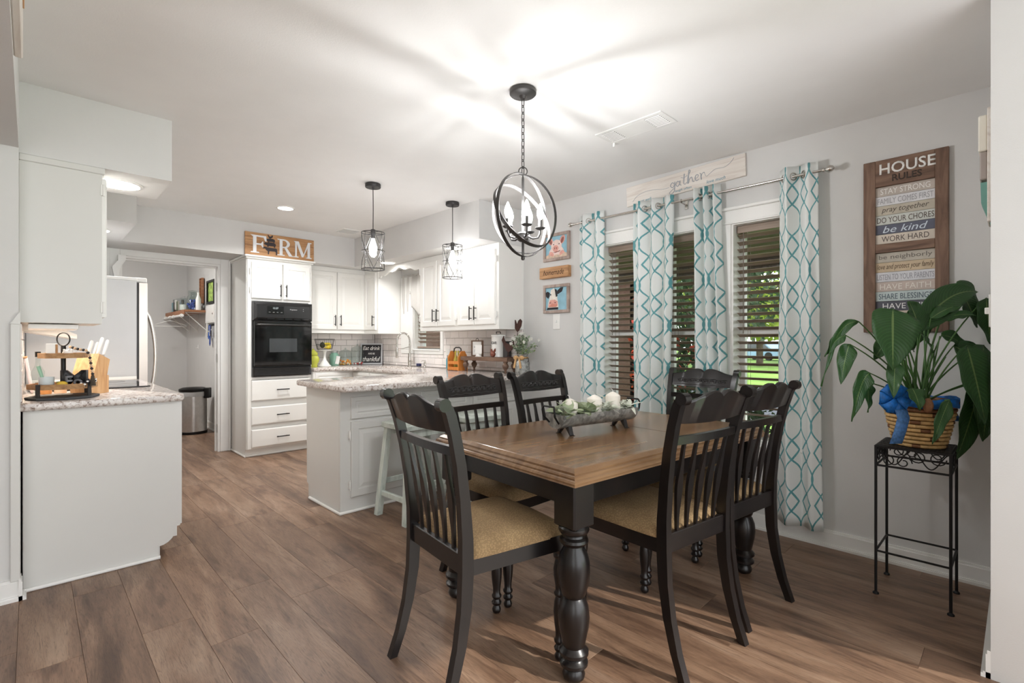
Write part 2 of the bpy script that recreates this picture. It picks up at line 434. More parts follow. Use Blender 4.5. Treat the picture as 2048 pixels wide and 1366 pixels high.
# ------------------------------------------------------------------ windows, casings, panes
PANE = glass('window_pane', (.98, 1, .99), .97, .01)
VINYL = M('window_vinyl', (238, 238, 236), .35, var=.01)
for i, (a, b) in enumerate(WIN):
    w = thing('window_%d' % (i + 1), ['window nearest the kitchen, left of the three behind curtains', 'middle window of the three behind curtains', 'window nearest the plant, right of the three behind curtains'][i], 'window')
    w['kind'] = 'structure'
    t = .012; bm = bmesh.new()
    box(bm, XW - .004, X2, a + .0002, a + t, WZ0 + t, WZ1 - t); box(bm, XW - .004, X2, b - t, b - .0002, WZ0 + t, WZ1 - t); box(bm, XW - .004, X2, a + .0002, b - .0002, WZ1 - t, WZ1 - .0002); box(bm, XW - .004, X2, a + .0002, b - .0002, WZ0 + .0002, WZ0 + t)
    obj('jamb', bm, TRIM, w)
    bm = bmesh.new(); f = .032; y0, y1 = a + t, b - t
    for (p, q, r0, r1) in ((y0, y0 + f, WZ0, WZ1), (y1 - f, y1, WZ0, WZ1), (y0 + f, y1 - f, WZ0, WZ0 + f), (y0 + f, y1 - f, WZ1 - f, WZ1), (y0 + f, y1 - f, 1.25, 1.285)):
        box(bm, XW + .115, XW + .15, p, q, r0 + (t if r0 == WZ0 else 0), r1 - (t if r1 == WZ1 else 0))
    obj('sash', bm, VINYL, w)
    for z0, z1 in ((WZ0 + .04, 1.25), (1.285, WZ1 - .04)):
        obj('pane', B(XW + .130, XW + .134, y0 + f, y1 - f, z0, z1), PANE, w)
bm = bmesh.new(); c = .06
box(bm, XW - .016, XW, .925 - c, 2.375 + c, WZ1, WZ1 + .085, .003); box(bm, XW - .032, XW, .925 - c - .015, 2.375 + c + .015, WZ1 + .085, WZ1 + .105, .004)
for p, q in ((.925 - c, .925), (1.345, 1.44), (1.86, 1.955), (2.375, 2.375 + c)): box(bm, XW - .016, XW, p, q, WZ0 - .02, WZ1, .003)
box(bm, XW - .022, XW, .925 - c, 2.375 + c, WZ1 - .006, WZ1 + .006, .002)
struct('trim_2', bm, TRIM, 'white casing framing the three dining windows', 'trim')
bm = bmesh.new(); box(bm, XW - .05, XW + .01, .925 - c - .02, 2.375 + c + .02, WZ0 - .03, WZ0, .005); box(bm, XW - .014, XW, .925 - c, 2.375 + c, WZ0 - .11, WZ0 - .03)
struct('trim_3', bm, TRIM, 'white sill below the three dining windows', 'trim')
# sink window
w = thing('window_4', 'kitchen sink window with white frame between the wall cabinets', 'window'); w['kind'] = 'structure'
a, b, z0, z1 = SW
bm = bmesh.new(); box(bm, XW - .002, X2, a + .0002, a + .012, z0 + .012, z1); box(bm, XW - .002, X2, b - .012, b - .0002, z0 + .012, z1); box(bm, XW - .002, X2, a + .0002, b - .0002, z0 + .0002, z0 + .012); obj('jamb', bm, TRIM, w)
bm = bmesh.new(); f = .035
for p, q, r0, r1 in ((a + .012, a + f, z0 + .012, z1), (b - f, b - .012, z0 + .012, z1), (a + f, b - f, z0 + .012, z0 + f), (a + f, b - f, z1 - f, z1)): box(bm, XW + .105, XW + .145, p, q, r0, r1)
obj('sash', bm, VINYL, w); obj('pane', B(XW + .125, XW + .129, a + f, b - f, z0 + f, z1 - f), PANE, w)
bm = bmesh.new(); f = .055
for p, q, r0, r1 in ((a - f, a, z0, z1), (b, b + .27, z0, z1), (a - f, b + .27, z0 - .045, z0)): box(bm, XW - .018, XW, p, q, r0, r1, .004)  # wide left board added in place of the brightly lit jamb and slat ends
box(bm, XW - .03, XW + .01, a - .0, b + .0, z0 - .004, z0 + .014, .004)
obj('casing', bm, TRIM, w)

# ------------------------------------------------------------------ blinds
SLAT = wood('blind_slat', [(128, 110, 97), (150, 132, 118), (164, 146, 132)], (30, 2, 30), .5, bump=.03)
CORD = M('blind_cord', (120, 110, 100), .8)
def slatmesh(w, d=.046, tilt=0):
    bm = bmesh.new(); n = 4; A = []
    for k in range(n + 1):
        s = -1 + 2 * k / n; xx = s * d / 2; zz = .0022 * (1 - s * s)
        A.append([bm.verts.new((xx, yy, zz + dz)) for yy in (-w / 2, w / 2) for dz in (0, .0026)])
    for p, q in zip(A, A[1:]):
        bm.faces.new((p[0], q[0], q[2], p[2])); bm.faces.new((p[1], p[3], q[3], q[1])); bm.faces.new((p[0], p[1], q[1], q[0])); bm.faces.new((p[2], q[2], q[3], p[3]))
    bm.faces.new((A[0][0], A[0][2], A[0][3], A[0][1])); bm.faces.new((A[-1][0], A[-1][1], A[-1][3], A[-1][2]))
    bmesh.ops.recalc_face_normals(bm, faces=bm.faces[:]); return bm
def blind(label, a, b, z0, z1, xc, pitch=.0475, tilt=22, mat=SLAT):
    t = thing('window_blind', label, 'blind', (xc, (a + b) / 2, z1)); wd = b - a
    obj('head_rail', B(-.026, .026, -wd / 2, wd / 2, -.05, -.002, .003), mat, t)
    bm = slatmesh(wd); me = bpy.data.meshes.new('slat'); bm.to_mesh(me); bm.free(); me.materials.append(mat)
    z = -.07; H = z1 - z0
    while z > -H + .05:
        share('slat', me, t, (0, 0, z), (0, R(tilt), 0)); z -= pitch
    obj('bottom_rail', B(-.024, .024, -wd / 2, wd / 2, -H + .012, -H + .03, .003), mat, t)
    for yy in (-wd / 2 + .07, wd / 2 - .07):
        for xx in (-.0245, .0245): obj('ladder_cord', tube(bmesh.new(), [(xx, yy, -.05), (xx, yy, -H + .03)], .0011, 5), CORD, t)
    obj('tilt_wand', tube(bmesh.new(), [(-.03, wd / 2 - .045, -.05), (-.034, wd / 2 - .045, -.72)], .0028, 6), CORD, t)
    return t
for i, (a, b) in enumerate(WIN):
    blind(['brown slatted blind in the left dining window', 'brown slatted blind in the middle dining window', 'brown slatted blind in the right dining window beside the plant'][i], a + .016, b - .016, WZ0 + .012, WZ1 - .012, XW + .072)
blind('brown slatted blind in the kitchen sink window', SW[0] + .018, SW[1] - .018, SW[2] + .014, SW[3] - .02, XW + .062, tilt=35)

# ------------------------------------------------------------------ backsplash tiles
TILE = M('subway_tile', (243, 237, 234), .15, var=.05, vs=3, rnd=True, coat=.3)
GROUT = M('grout', (132, 124, 120), .9, var=.1)
_tm = {}
def tilemesh(w, h):
    k = (round(w, 3), round(h, 3))
    if k not in _tm:
        bm = bmesh.new(); panel(bm, -w / 2 + .0014, w / 2 - .0014, -h / 2 + .0014, h / 2 - .0014, [(0, 0), (0, -.0055), (.0035, -.0085)])
        me = bpy.data.meshes.new('tile'); bm.to_mesh(me); bm.free(); me.materials.append(TILE); _tm[k] = me
    return _tm[k]
def tiles(parent, u0, u1, z0, z1, place, rz, off=0, hole=None):
    TW, TH = .150, .0755
    row = 0; z = z1
    while z > z0 + .006:
        h = min(TH, z - z0); u = u0 - ((row + off) % 2) * TW / 2
        while u < u1 - .008:
            a, b = max(u, u0), min(u + TW, u1)
            if b - a > .012:
                segs = [(a, b)]
                if hole and z > hole[2] + .002:
                    segs = [(p, q) for p, q in ((a, min(b, hole[0])), (max(a, hole[1]), b)) if q - p > .012]
                    p, q, hh = max(a, hole[0]), min(b, hole[1]), hole[2] - (z - h)
                    if q - p > .012 and hh > .012: share('tile', tilemesh(q - p, hh), parent, place((p + q) / 2, z - h + hh / 2), (0, 0, R(rz)))
                for p, q in segs: share('tile', tilemesh(q - p, h), parent, place((p + q) / 2, z - h / 2), (0, 0, R(rz)))
            u += TW
        z -= h; row += 1
ZC = .905
bk = obj('grout_bed', B(2.26, XW, YB - .002, YB, ZC - .02, 1.315), GROUT, wall_back); bk['kind'] = 'structure'
tiles(wall_back, 2.262, XW - .011, ZC, 1.303, lambda u, z: (u, YB - .002, z), 0)
bm = bmesh.new(); box(bm, XW - .002, XW, 3.29, SW[0] - .055, ZC - .02, 1.315); box(bm, XW - .002, XW, SW[0] - .06, SW[1] + .28, ZC - .02, SW[2] - .045); box(bm, XW - .002, XW, SW[1] + .275, YB, ZC - .02, 1.315)
obj('grout_bed', bm, GROUT, wall_right)
tiles(wall_right, 3.29, YB - .011, ZC, 1.315, lambda u, z: (XW - .002, u, z), -90, 1, (SW[0] - .057, SW[1] + .272, SW[2] - .046))
obj('grout_bed', B(LX, LX + .002, 3.33, 4.9, ZC - .02, 1.29), GROUT, wall_left)
tiles(wall_left, 3.335, 4.9, ZC, 1.285, lambda u, z: (LX + .002, u, z), 90)
# ================================================================== KITCHEN
HANDLE = M('handle_black', (40, 38, 37), .35, .7, var=.05)
def granite():
    m, nt, b = newmat('granite')
    v = coords(nt)
    a = nd(nt, 'ShaderNodeTexNoise', i_Scale=55.0, i_Detail=5.0, i_Roughness=.7, i_Distortion=.6); lk(nt, v, a.inputs['Vector'])
    c = nd(nt, 'ShaderNodeTexNoise', i_Scale=11.0, i_Detail=4.0, i_Distortion=1.0); lk(nt, v, c.inputs['Vector'])
    r = ramp(nt, a.outputs[0], [(.30, lin((84, 72, 66))), (.40, lin((158, 140, 128))), (.49, lin((214, 207, 202))), (.62, lin((228, 223, 219))), (.74, lin((168, 156, 150)))])
    r2 = ramp(nt, c.outputs[0], [(.35, (.82, .78, .77)), (.55, (1, 1, 1))])
    mx = nd(nt, 'ShaderNodeMix', data_type='RGBA', blend_type='MULTIPLY'); mx.inputs[0].default_value = .8
    lk(nt, r.outputs[0], mx.inputs[6]); lk(nt, r2.outputs[0], mx.inputs[7]); lk(nt, mx.outputs[2], b.inputs['Base Color'])
    b.inputs['Roughness'].default_value = .12; b.inputs['Specular IOR Level'].default_value = .6
    MATS['granite'] = m; return m
GRAN = granite()
DPROF = [(0, 0), (0, -.014), (.003, -.018), (.006, -.020), (.052, -.020), (.056, -.013), (.064, -.013), (.09, -.019)]
DRPROF = [(0, 0), (0, -.012), (.005, -.018), (.012, -.020), (.018, -.020)]
SDR = [(0, 0), (0, -.014), (.004, -.018), (.03, -.018), (.034, -.012), (.04, -.012), (.05, -.017)]
def pull(parent, x, z, y, L=.13, vert=True):
    bm = bmesh.new()
    d = (0, L / 2) if vert else (L / 2, 0)
    tube(bm, [(x - d[0], y - .03, z - d[1]), (x + d[0], y - .03, z + d[1])], .0056, 8)
    k = .72
    for s in (-k, k): tube(bm, [(x + s * d[0], y, z + s * d[1]), (x + s * d[0], y - .03, z + s * d[1])], .0042, 6)
    return obj('handle', bm, HANDLE, parent, smooth=40)
def hinges(parent, x, zs, y):
    for z in zs:
        bm = bmesh.new(); box(bm, x - .006, x + .006, y - .022, y - .002, z - .026, z + .026, .002); tube(bm, [(x, y - .02, z - .036), (x, y - .02, z + .036)], .004, 6)
        obj('hinge', bm, CAB, parent, smooth=40)
def door(parent, x0, x1, z0, z1, y, mat, hx=None, hz=None, hinge=None, prof=DPROF, name='door', hl=.13, vert=True):
    d = obj(name, xf(panel(bmesh.new(), x0, x1, z0, z1, prof), Matrix.Translation((0, y, 0))), mat, parent)
    if hx is not None: pull(d, hx, hz, y - .02, hl, vert)
    if hinge is not None: hinges(d, hinge, (z0 + .09, z1 - .09), y)
    return d
# --- oven tower (front y=5.555, x 1.60..2.26)
t = thing('oven_cabinet', 'tall white cabinet housing the black wall oven', 'cabinet', (1.60, YB, 0)); D = YB - 5.555
bm = bmesh.new(); box(bm, 0, .66, -D + .018, 0, .09, 2.062); box(bm, .06, .66, -D + .07, 0, 0, .09)
obj('body', bm, CAB, t)
bm = bmesh.new()
prism(bm, [(-.07, 0), (0, 0), (0, 2.062), (-D + .018, 2.062), (-D + .018, .085), (-D + .045, .085), (-D + .06, .05), (-D + .06, 0)], -.006, .004, 'x')
for p, q, r0, r1 in ((0, .038, .085, 2.062), (.625, .66, .085, 2.062), (.038, .625, 1.628, 1.652), (.038, .625, 2.03, 2.062), (.038, .625, .805, .83), (.038, .625, .085, .1)): box(bm, p, q, -D, -D + .02, r0, r1, .0015)
obj('face_frame', bm, CAB, t)
bm = bmesh.new(); box(bm, -.02, .675, -D - .025, 0, 2.062, 2.078, .004); box(bm, -.032, .69, -D - .045, 0, 2.078, 2.098, .005); obj('crown', bm, CAB, t)
bm = bmesh.new(); box(bm, 0, .66, -D + .055, -D + .07, 0, .085); tube(bm, [(0.0, -D + .045, .01), (.66, -D + .045, .01)], .011, 8); tube(bm, [(-.01, -D + .045, .01), (-.01, -.02, .01)], .011, 8); obj('toe_kick', bm, CAB, t)
door(t, .035, .342, 1.652, 2.03, -D, CAB, .318, 1.745, .022); door(t, .352, .64, 1.652, 2.03, -D, CAB, .376, 1.745, .648)
for z0, z1 in ((.585, .80), (.335, .52), (.10, .285)): door(t, .035, .64, z0, z1, -D, CAB, .34, (z0 + z1) / 2, None, DRPROF, 'drawer', .13, False)
# oven
OVB = M('oven_enamel', (26, 26, 27), .22, var=.06, spec=.6); OVG = M('oven_glass', (12, 12, 13), .06, var=.05, spec=.7); OVW = M('oven_window', (62, 64, 66), .05, var=.05, spec=.8)
o = thing('wall_oven', 'black built-in wall oven with glass door', 'oven', (1.645, YB, 0)); y = -D - .001
obj('body', B(0, .605, y - .012, y + .5, .835, 1.618, .003), OVB, o)
cp = obj('control_panel', xf(panel(bmesh.new(), 0, .605, 1.425, 1.618, [(0, 0), (0, -.03), (.03, -.045), (.034, -.042)]), Matrix.Translation((0, y - .01, 0))), OVB, o)
obj('display', B(.13, .30, y - .0545, y - .05, 1.49, 1.575, .001), OVG, cp)
LCD = emission('lcd_digits', (.75, .85, .85), .75)
text('12:27', LCD, cp, .215, 1.555, y - .0548, h=.018, ext=.0004, name='clock_digits')
GRY = M('print_grey', (150, 150, 150), .6)
for k in range(4): text('--', GRY, cp, .155 + k * .04, 1.512, y - .0548, w=.018, h=.004, ext=.0004, name='button_mark')
text('Frigidaire', M('print_silver', (190, 190, 190), .4), cp, .40, 1.545, y - .0522, w=.075, h=.014, shear=.2, ext=.0005, name='logo')
for k in range(2): obj('indicator', sphere(bmesh.new(), (.505, y - .052, 1.555 - k * .02), .004), GRY, cp)
for k in range(6): obj('vent_slot', B(.04 + k * .09, .118 + k * .09, y - .0535, y - .049, 1.435, 1.457), OVG, cp)
dr = obj('door', B(.006, .602, y - .045, y - .012, .945, 1.415, .006, 2), OVG, o)
obj('window', B(.155, .44, y - .0462, y - .044, 1.09, 1.235, .0005), OVW, dr)
bm = bmesh.new(); tube(bm, [(.03, y - .045, 1.375), (.035, y - .075, 1.378), (.07, y - .082, 1.378), (.54, y - .082, 1.378), (.575, y - .075, 1.378), (.58, y - .045, 1.375)], .011, 10); obj('handle', bm, M('oven_handle', (58, 57, 56), .3, .5), dr, smooth=50)
bv = obj('lower_vent', xf(panel(bmesh.new(), 0, .60, .836, .932, [(0, 0), (0, -.02), (.012, -.03), (.016, -.028)]), Matrix.Translation((0, y - .01, 0))), OVB, o)
for k in range(6): obj('vent_slot', B(.04 + k * .09, .118 + k * .09, y - .0395, y - .036, .885, .905), OVG, bv)
# --- back wall base + upper
def upper(label, loc, rz, w, h0, h1, doors, dep=.32, crown=None):
    t = thing('wall_cabinet', label, 'cabinet', loc, rz)
    obj('body', B(0, w, -dep, 0, h0, h1, .001), CAB, t)
    for (x0, x1, hx, hg) in doors: door(t, x0, x1, h0 + .045, h1 - .055, -dep, CAB, hx, h0 + .155, hg)
    return t
upper('white two-door wall cabinet on the end wall, right of the oven', (2.262, YB, 0), 0, .82, 1.303, 2.098, [(.04, .395, .365, .028), (.405, .765, .435, .777)])
t = upper('white corner wall cabinet with one visible door, left of the sink window', (XW, YB, 0), -90, YB - 5.45 , 1.30, 2.098, [(.34, .62, .60, .33)])
t = upper('white four-door wall cabinet right of the sink window', (XW, 4.545, 0), -90, 4.545 - 3.285, 1.315, 2.098, [(.035, .325, .295, .022), (.337, .635, .365, .648), (.672, .925, .897, .66), (.935, 1.225, .965, 1.238)], .32)
# scalloped valance between the cabinets
bm = bmesh.new(); w = 5.45 - 4.545; pl = [(0, 2.098), (0, 1.97)]
for k in range(33):
    s = k / 32; base = 2.0 + .045 * math.exp(-((s - .5) / .22) ** 2) - .0 + .012 * math.cos(s * 8 * PI) * (1 if .12 < s < .88 else .4)
    pl.append((s * w, base - (.028 if s < .06 or s > .94 else 0)))
pl += [(w, 1.97), (w, 2.098)]
prism(bm, pl, -.01, .01); tag(obj('valance_board', bm, CAB, None, (3.05, 5.45, 0), (0, 0, R(-90))), 'white scalloped wood valance above the kitchen sink', 'valance')
# base cabinets
t = thing('base_cabinet', 'white base cabinets under the back counter beside the oven', 'cabinet', (2.262, YB - .012, 0))
obj('body', B(0, 1.07, -.59, 0, .1, .864), CAB, t); obj('toe_kick', B(0, 1.07, -.53, -.5, 0, .1), CAB, t)
door(t, .02, .42, .12, .66, -.59, CAB, .38, .58); door(t, .02, .42, .68, .845, -.59, CAB, .22, .76, None, SDR, 'drawer', .13, False)
t = thing('base_cabinet', 'white base cabinets under the kitchen sink', 'cabinet', (XW - .012, 5.505, 0), -90)
obj('body', B(0, 5.515 - 3.87, -.6, 0, .1, .864), CAB, t); obj('toe_kick', B(0, 5.515 - 3.87, -.54, -.5, 0, .1), CAB, t)
for k in range(4):
    x0 = .02 + k * .405; door(t, x0, x0 + .385, .12, .66, -.6, CAB, x0 + .35, .58); door(t, x0, x0 + .385, .68, .845, -.6, CAB, x0 + .19, .76, None, SDR, 'drawer', .13, False)
# peninsula (faces the dining room)
t = thing('peninsula_cabinet', 'pale grey peninsula base cabinet facing the dining table', 'cabinet', (1.54, 3.285, 0)); w = XW - 1.54
bm = bmesh.new(); box(bm, .01, w, .0185, .58, 0, .8635); obj('body', bm, GREYCAB, t)
bm = bmesh.new(); prism(bm, [(.0205, 0), (.50, 0), (.50, .05), (.52, .09), (.575, .115), (.585, .864), (.0205, .864)], -.004, .0095, 'x'); obj('end_panel', bm, GREYCAB, t)
bm = bmesh.new()
for p, q, r0, r1 in ((-.004, .085, .0, .864), (.085, w, .80, .864), (.085, w, 0, .115), (.60, .66, .115, .80), (1.13, 1.19, .115, .80), (1.66, w, .115, .80), (.085, .60, .625, .66), (.66, 1.13, .625, .66), (1.19, 1.66, .625, .66)): box(bm, p, q, 0, .018, r0, r1)
obj('face_frame', bm, GREYCAB, t)
for x0, x1 in ((.07, .60), (.65, 1.13), (1.18, 1.70)):
    door(t, x0, x1, .105, .635, 0, GREYCAB, None, None, x0 - .01); door(t, x0, x1, .655, .81, 0, GREYCAB, prof=SDR, name='drawer')
bm = bmesh.new(); tube(bm, [(-.014, .50, .01), (-.014, -.012, .01), (w - .2, -.012, .01)], .012, 8); obj('shoe_moulding', bm, CAB, t, smooth=60)
# --- countertops
def slab(bm, poly, z0, z1, e=.012, hole=None):
    """bull-nosed slab from a counter-clockwise outline"""
    n = len(poly)
    cx = sum(p[0] for p in poly) / n
    def inset(d):
        out = []
        for i in range(n):
            p0, p1, p2 = Vector(poly[i - 1]), Vector(poly[i]), Vector(poly[(i + 1) % n])
            a = (p1 - p0).normalized(); b = (p2 - p1).normalized()
            na, nb = Vector((-a.y, a.x)), Vector((-b.y, b.x)); m = (na + nb); m = m / max(.3, m.dot(na)) if m.length > 1e-6 else na
            out.append(p1 + m * d)
        return out
    rings = []
    for d, z in ((e * .7, z0), (e * .15, z0 + .006), (0, z0 + .014), (0, z1 - .012), (e * .2, z1 - .004), (e, z1)):
        rings.append([bm.verts.new((p.x, p.y, z)) for p in inset(d)])
    for a, b in zip(rings, rings[1:]):
        for i in range(n): bm.faces.new((a[i], a[(i + 1) % n], b[(i + 1) % n], b[i]))
    bm.faces.new(rings[0][::-1]); bm.faces.new(rings[-1])
def arc(cx, cy, r, a0, a1, n=6): return [(cx + r * math.cos(R(a0 + (a1 - a0) * k / n)), cy + r * math.sin(R(a0 + (a1 - a0) * k / n))) for k in range(n + 1)]
Z0, ZC = .865, .905
XE, YE = XW - .010, YB - .010
SK = (2.86, 3.19, 4.62, 5.30)   # sink cutout x0 x1 y0 y1
bm = bmesh.new()
out = arc(1.52, 3.13, .06, 180, 270) + [(XW - .001, 3.07), (XW - .001, 3.29), (XE, 3.295), (XE, YE), (2.264, YE), (2.264, 5.49), (2.50, 5.49), (2.71, 5.33), (2.71, 3.90)] + arc(1.50, 3.86, .04, 90, 180)
slab(bm, out, Z0, ZC)
ct = obj('countertop', bm, GRAN, smooth=50); tag(ct, 'speckled granite countertop wrapping peninsula, sink wall and oven wall', 'countertop')
# cut the sink opening with a boolean against a temporary cutter
cut = bmesh.new(); box(cut, SK[0], SK[1], SK[2], SK[3], .5, 1.2)
co = obj('cutter', cut); md = ct.modifiers.new('b', 'BOOLEAN'); md.object = co; md.operation = 'DIFFERENCE'; md.solver = 'EXACT'
dg = bpy.context.evaluated_depsgraph_get(); me = bpy.data.meshes.new_from_object(ct.evaluated_get(dg)); old = ct.data; ct.modifiers.clear(); ct.data = me
bpy.data.objects.remove(co)
t = thing('kitchen_sink', 'white undermount sink set in the granite below the window', 'sink', (0, 0, 0))
bm = bmesh.new(); a, b, c, d = SK; g = .012
for p in ((a - g, a, c - g, d + g, .70, Z0), (b, b + g, c - g, d + g, .70, Z0), (a, b, c - g, c, .70, Z0), (a, b, d, d + g, .70, Z0), (a - g, b + g, c - g, d + g, .69, .70)): box(bm, *p)
obj('basin', bm, WHITE, t); obj('divider', B(a, b, 4.95, 4.97, .70, .83, .004), WHITE, t)
for yy in (4.78, 5.13): obj('drain', lathe(bmesh.new(), [(0, .002), (.035, .002), (.042, .004), (.044, .0)], 16, ((a + b) / 2, yy, .70)), CHROME, t)
# --- left (cooktop) counter
t = thing('base_cabinet', 'pale grey base cabinet under the cooktop in the left foreground', 'cabinet', (LX + .012, 3.32, 0)); w = .643
bm = bmesh.new(); box(bm, .0, w - .02, .016, 1.56, .1, .864); box(bm, 0, w - .10, .016, 1.56, 0, .1); obj('body', bm, GREYCAB, t)
bm = bmesh.new(); prism(bm, [(.002, 0), (.536, 0), (.536, .055)] + [(.536 + .085 * math.sin(R(a)), .055 + .012 + .10 * (1 - math.cos(R(a)))) for a in range(0, 91, 15)] + [(w, .17), (w, .864), (.002, .864)], 0, .016); obj('end_panel', bm, GREYCAB, t)
bm = bmesh.new(); tube(bm, [(.004, -.008, .009), (.541, -.008, .009)], .010, 8); obj('shoe_moulding', bm, TRIM, t, smooth=60)
for k in range(3):
    y0 = .03 + k * .51
    for z0, z1, nm in ((.15, .64, 'door'), (.665, .845, 'drawer')):
        bm = xf(panel(bmesh.new(), y0, y0 + .49, z0, z1, DPROF if nm == 'door' else SDR), Matrix.Rotation(R(90), 4, 'Z')); d = obj(nm, xf(bm, Matrix.Translation((w - .02, 0, 0))), CAB, t)
bm = bmesh.new(); slab(bm, [(LX + .001, 3.29)] + arc(.595, 3.315, .03, 270, 360, 4) + [(.625, 4.88), (LX + .001, 4.88)], Z0, ZC)
tag(obj('countertop', bm, GRAN, smooth=50), 'speckled granite countertop holding the tiered tray and cooktop', 'countertop')
t = thing('cooktop', 'black glass cooktop set in the left granite counter', 'cooktop', (0, 0, ZC))
obj('glass_plate', B(.05, .56, 3.95, 4.71, .001, .009, .003), M('cooktop_glass', (28, 22, 22), .05, var=.05, spec=.7), t)
for cx, cy, r in ((.18, 4.14, .07), (.42, 4.14, .09), (.18, 4.52, .09), (.42, 4.52, .07)): obj('burner_ring', torus(bmesh.new(), (cx, cy, .0095), r, .0012, seg=32, s2=4), GRY, t)
tag(obj('counter_backsplash', B(.0, .60, 4.86, 4.878, ZC, ZC + .022, .002), WHITE), 'low white strip closing the counter against the refrigerator', 'strip')
# upper cabinet left
t = thing('wall_cabinet', 'pale grey end of the wall cabinet above the tiered tray', 'cabinet', (LX, 3.33, 0))
obj('body', B(0, .306, 0, .50, 1.29, 2.066, .001), GREYCAB, t); bm = bmesh.new(); box(bm, 0, .318, -.008, .5, 2.066, 2.098, .003); obj('top_trim', bm, GREYCAB, t)
bm = xf(panel(bmesh.new(), .004, .49, 1.325, 2.045, DPROF), Matrix.Translation((.306, 0, 0)) @ Matrix.Rotation(R(90), 4, 'Z')); d = obj('door', bm, CAB, t)
for z in (1.375, 1.985):
    bm = bmesh.new(); box(bm, .300, .318, .0, -.004, z - .028, z + .028, .001); tube(bm, [(.312, -.005, z - .03), (.312, -.005, z + .03)], .004, 6); obj('hinge', bm, CAB, d)
bm = bmesh.new(); box(bm, .03, .22, .06, .44, 1.262, 1.286, .003); tag(obj('under_cabinet_light', bm, WHITE, None, (LX, 3.33, 0)), 'white bar light under the left wall cabinet', 'light')
t = thing('range_hood', 'white range hood over the cooktop, seen under the cabinet', 'range hood', (LX, 3.86, 0))
bm = bmesh.new(); prism(bm, [(0, 1.26), (.235, 1.215), (.235, 1.24), (0, 1.36)], 0, .80); obj('canopy', bm, WHITE, t); obj('duct_cover', B(0, .16, .25, .55, 1.34, CZ - .002, .003), WHITE, t)
# --- refrigerator
FS = M('fridge_side', (205, 205, 206), .45, .25, var=.02, bump=.02, bs=300); FD = M('fridge_steel', (190, 178, 171), .25, .85, var=.05, vs=4)
t = thing('refrigerator', 'stainless refrigerator past the cooktop counter', 'refrigerator', (LX + .013, 4.92, 0))
obj('body', B(0, .635, 0, .90, .03, 1.685, .006), FS, t); obj('seal', B(.635, .65, .008, .89, .06, 1.67), M('seal_dark', (70, 70, 72), .7), t)
def frdoor(y0, y1, nm):
    bm = bmesh.new(); pl = []
    for k in range(9):
        s = k / 8; pl.append((.705 + .022 * math.sin(PI * s), y0 + (y1 - y0) * s))
    prism(bm, [(.65, y0)] + [(p[0], p[1]) for p in pl] + [(.65, y1)], .06, 1.672, 'z'); d = obj(nm, bm, FD, t, smooth=30)
    return d
for y0, y1, hy in ((.004, .445, .06), (.455, .896, .84)):
    d = frdoor(y0, y1, 'door')
    bm = bmesh.new(); tube(bm, [(.70 + .066 * math.sin(PI * k / 14) ** .7, hy, .70 + .76 * k / 14) for k in range(15)], .014, 8); obj('handle', bm, M('fridge_handle', (215, 212, 208), .25, .8), d, smooth=50)
    bm = bmesh.new(); box(bm, .42, .64, y0 + .01, y0 + .09, 1.685, 1.712, .004); box(bm, .62, .705, y0 + .02, y0 + .08, 1.676, 1.715, .006); obj('hinge_cover', bm, WHITE, d)
obj('foot_grille', B(.60, .66, .02, .88, .0, .055), M('seal_dark', (70, 70, 72), .7), t)
bm = bmesh.new(); prism(bm, [(.575, 1.80), (.60, 1.80), (.615, 1.91), (.66, 1.99), (.66, 2.035), (.60, 2.035), (.60, 1.98), (.555, 1.915)], 6.02, 6.092)
box(bm, .575, .60, 6.02, 6.092, 1.70, 1.80); tag(obj('corbel_bracket', bm, TRIM), 'white angled bracket at the doorway corner above the refrigerator', 'bracket')
# ================================================================== DINING TABLE AND CHAIRS
def darkwood():
    m, nt, b = newmat('black_lacquer')
    v = coords(nt, (1, 1, 1), True)
    n = nd(nt, 'ShaderNodeTexNoise', i_Scale=4.0, i_Detail=5.0); lk(nt, v, n.inputs['Vector'])
    r = ramp(nt, n.outputs[0], [(.3, lin((15, 13, 14))), (.6, lin((27, 22, 21))), (.8, lin((46, 33, 27)))])
    lk(nt, r.outputs[0], b.inputs['Base Color']); b.inputs['Roughness'].default_value = .28; b.inputs['Specular IOR Level'].default_value = .5
    MATS['black_lacquer'] = m; return m
LAC = darkwood()
def tabletop():
    m, nt, b = newmat('table_top_wood')
    v = coords(nt)
    def nz(sc, det, dis):
        mp = nt.nodes.new('ShaderNodeMapping'); mp.inputs['Scale'].default_value = sc; lk(nt, v, mp.inputs[0])
        n = nd(nt, 'ShaderNodeTexNoise', i_Scale=1.0, i_Detail=det, i_Distortion=dis); lk(nt, mp.outputs[0], n.inputs['Vector']); return n
    a = nz((2.2, 14, 8), 5.0, .8); c = nz((7, 90, 40), 5.0, .4)
    r = ramp(nt, a.outputs[0], [(.28, lin((108, 80, 56))), (.48, lin((130, 98, 69))), (.7, lin((150, 118, 86)))])
    r2 = ramp(nt, c.outputs[0], [(.3, (.84, .83, .82)), (.55, (1, 1, 1))])
    mx = nd(nt, 'ShaderNodeMix', data_type='RGBA', blend_type='MULTIPLY'); mx.inputs[0].default_value = .7
    lk(nt, r.outputs[0], mx.inputs[6]); lk(nt, r2.outputs[0], mx.inputs[7]); lk(nt, mx.outputs[2], b.inputs['Base Color'])
    b.inputs['Roughness'].default_value = .2; b.inputs['Specular IOR Level'].default_value = .55
    MATS['table_top_wood'] = m; return m
TT = tabletop()
TL, TWD = 1.45, .92
t = thing('dining_table', 'dining table with brown wood top and black turned legs', 'table', (2.048, 1.429, 0), -4.5)
bm = bmesh.new(); prev = None
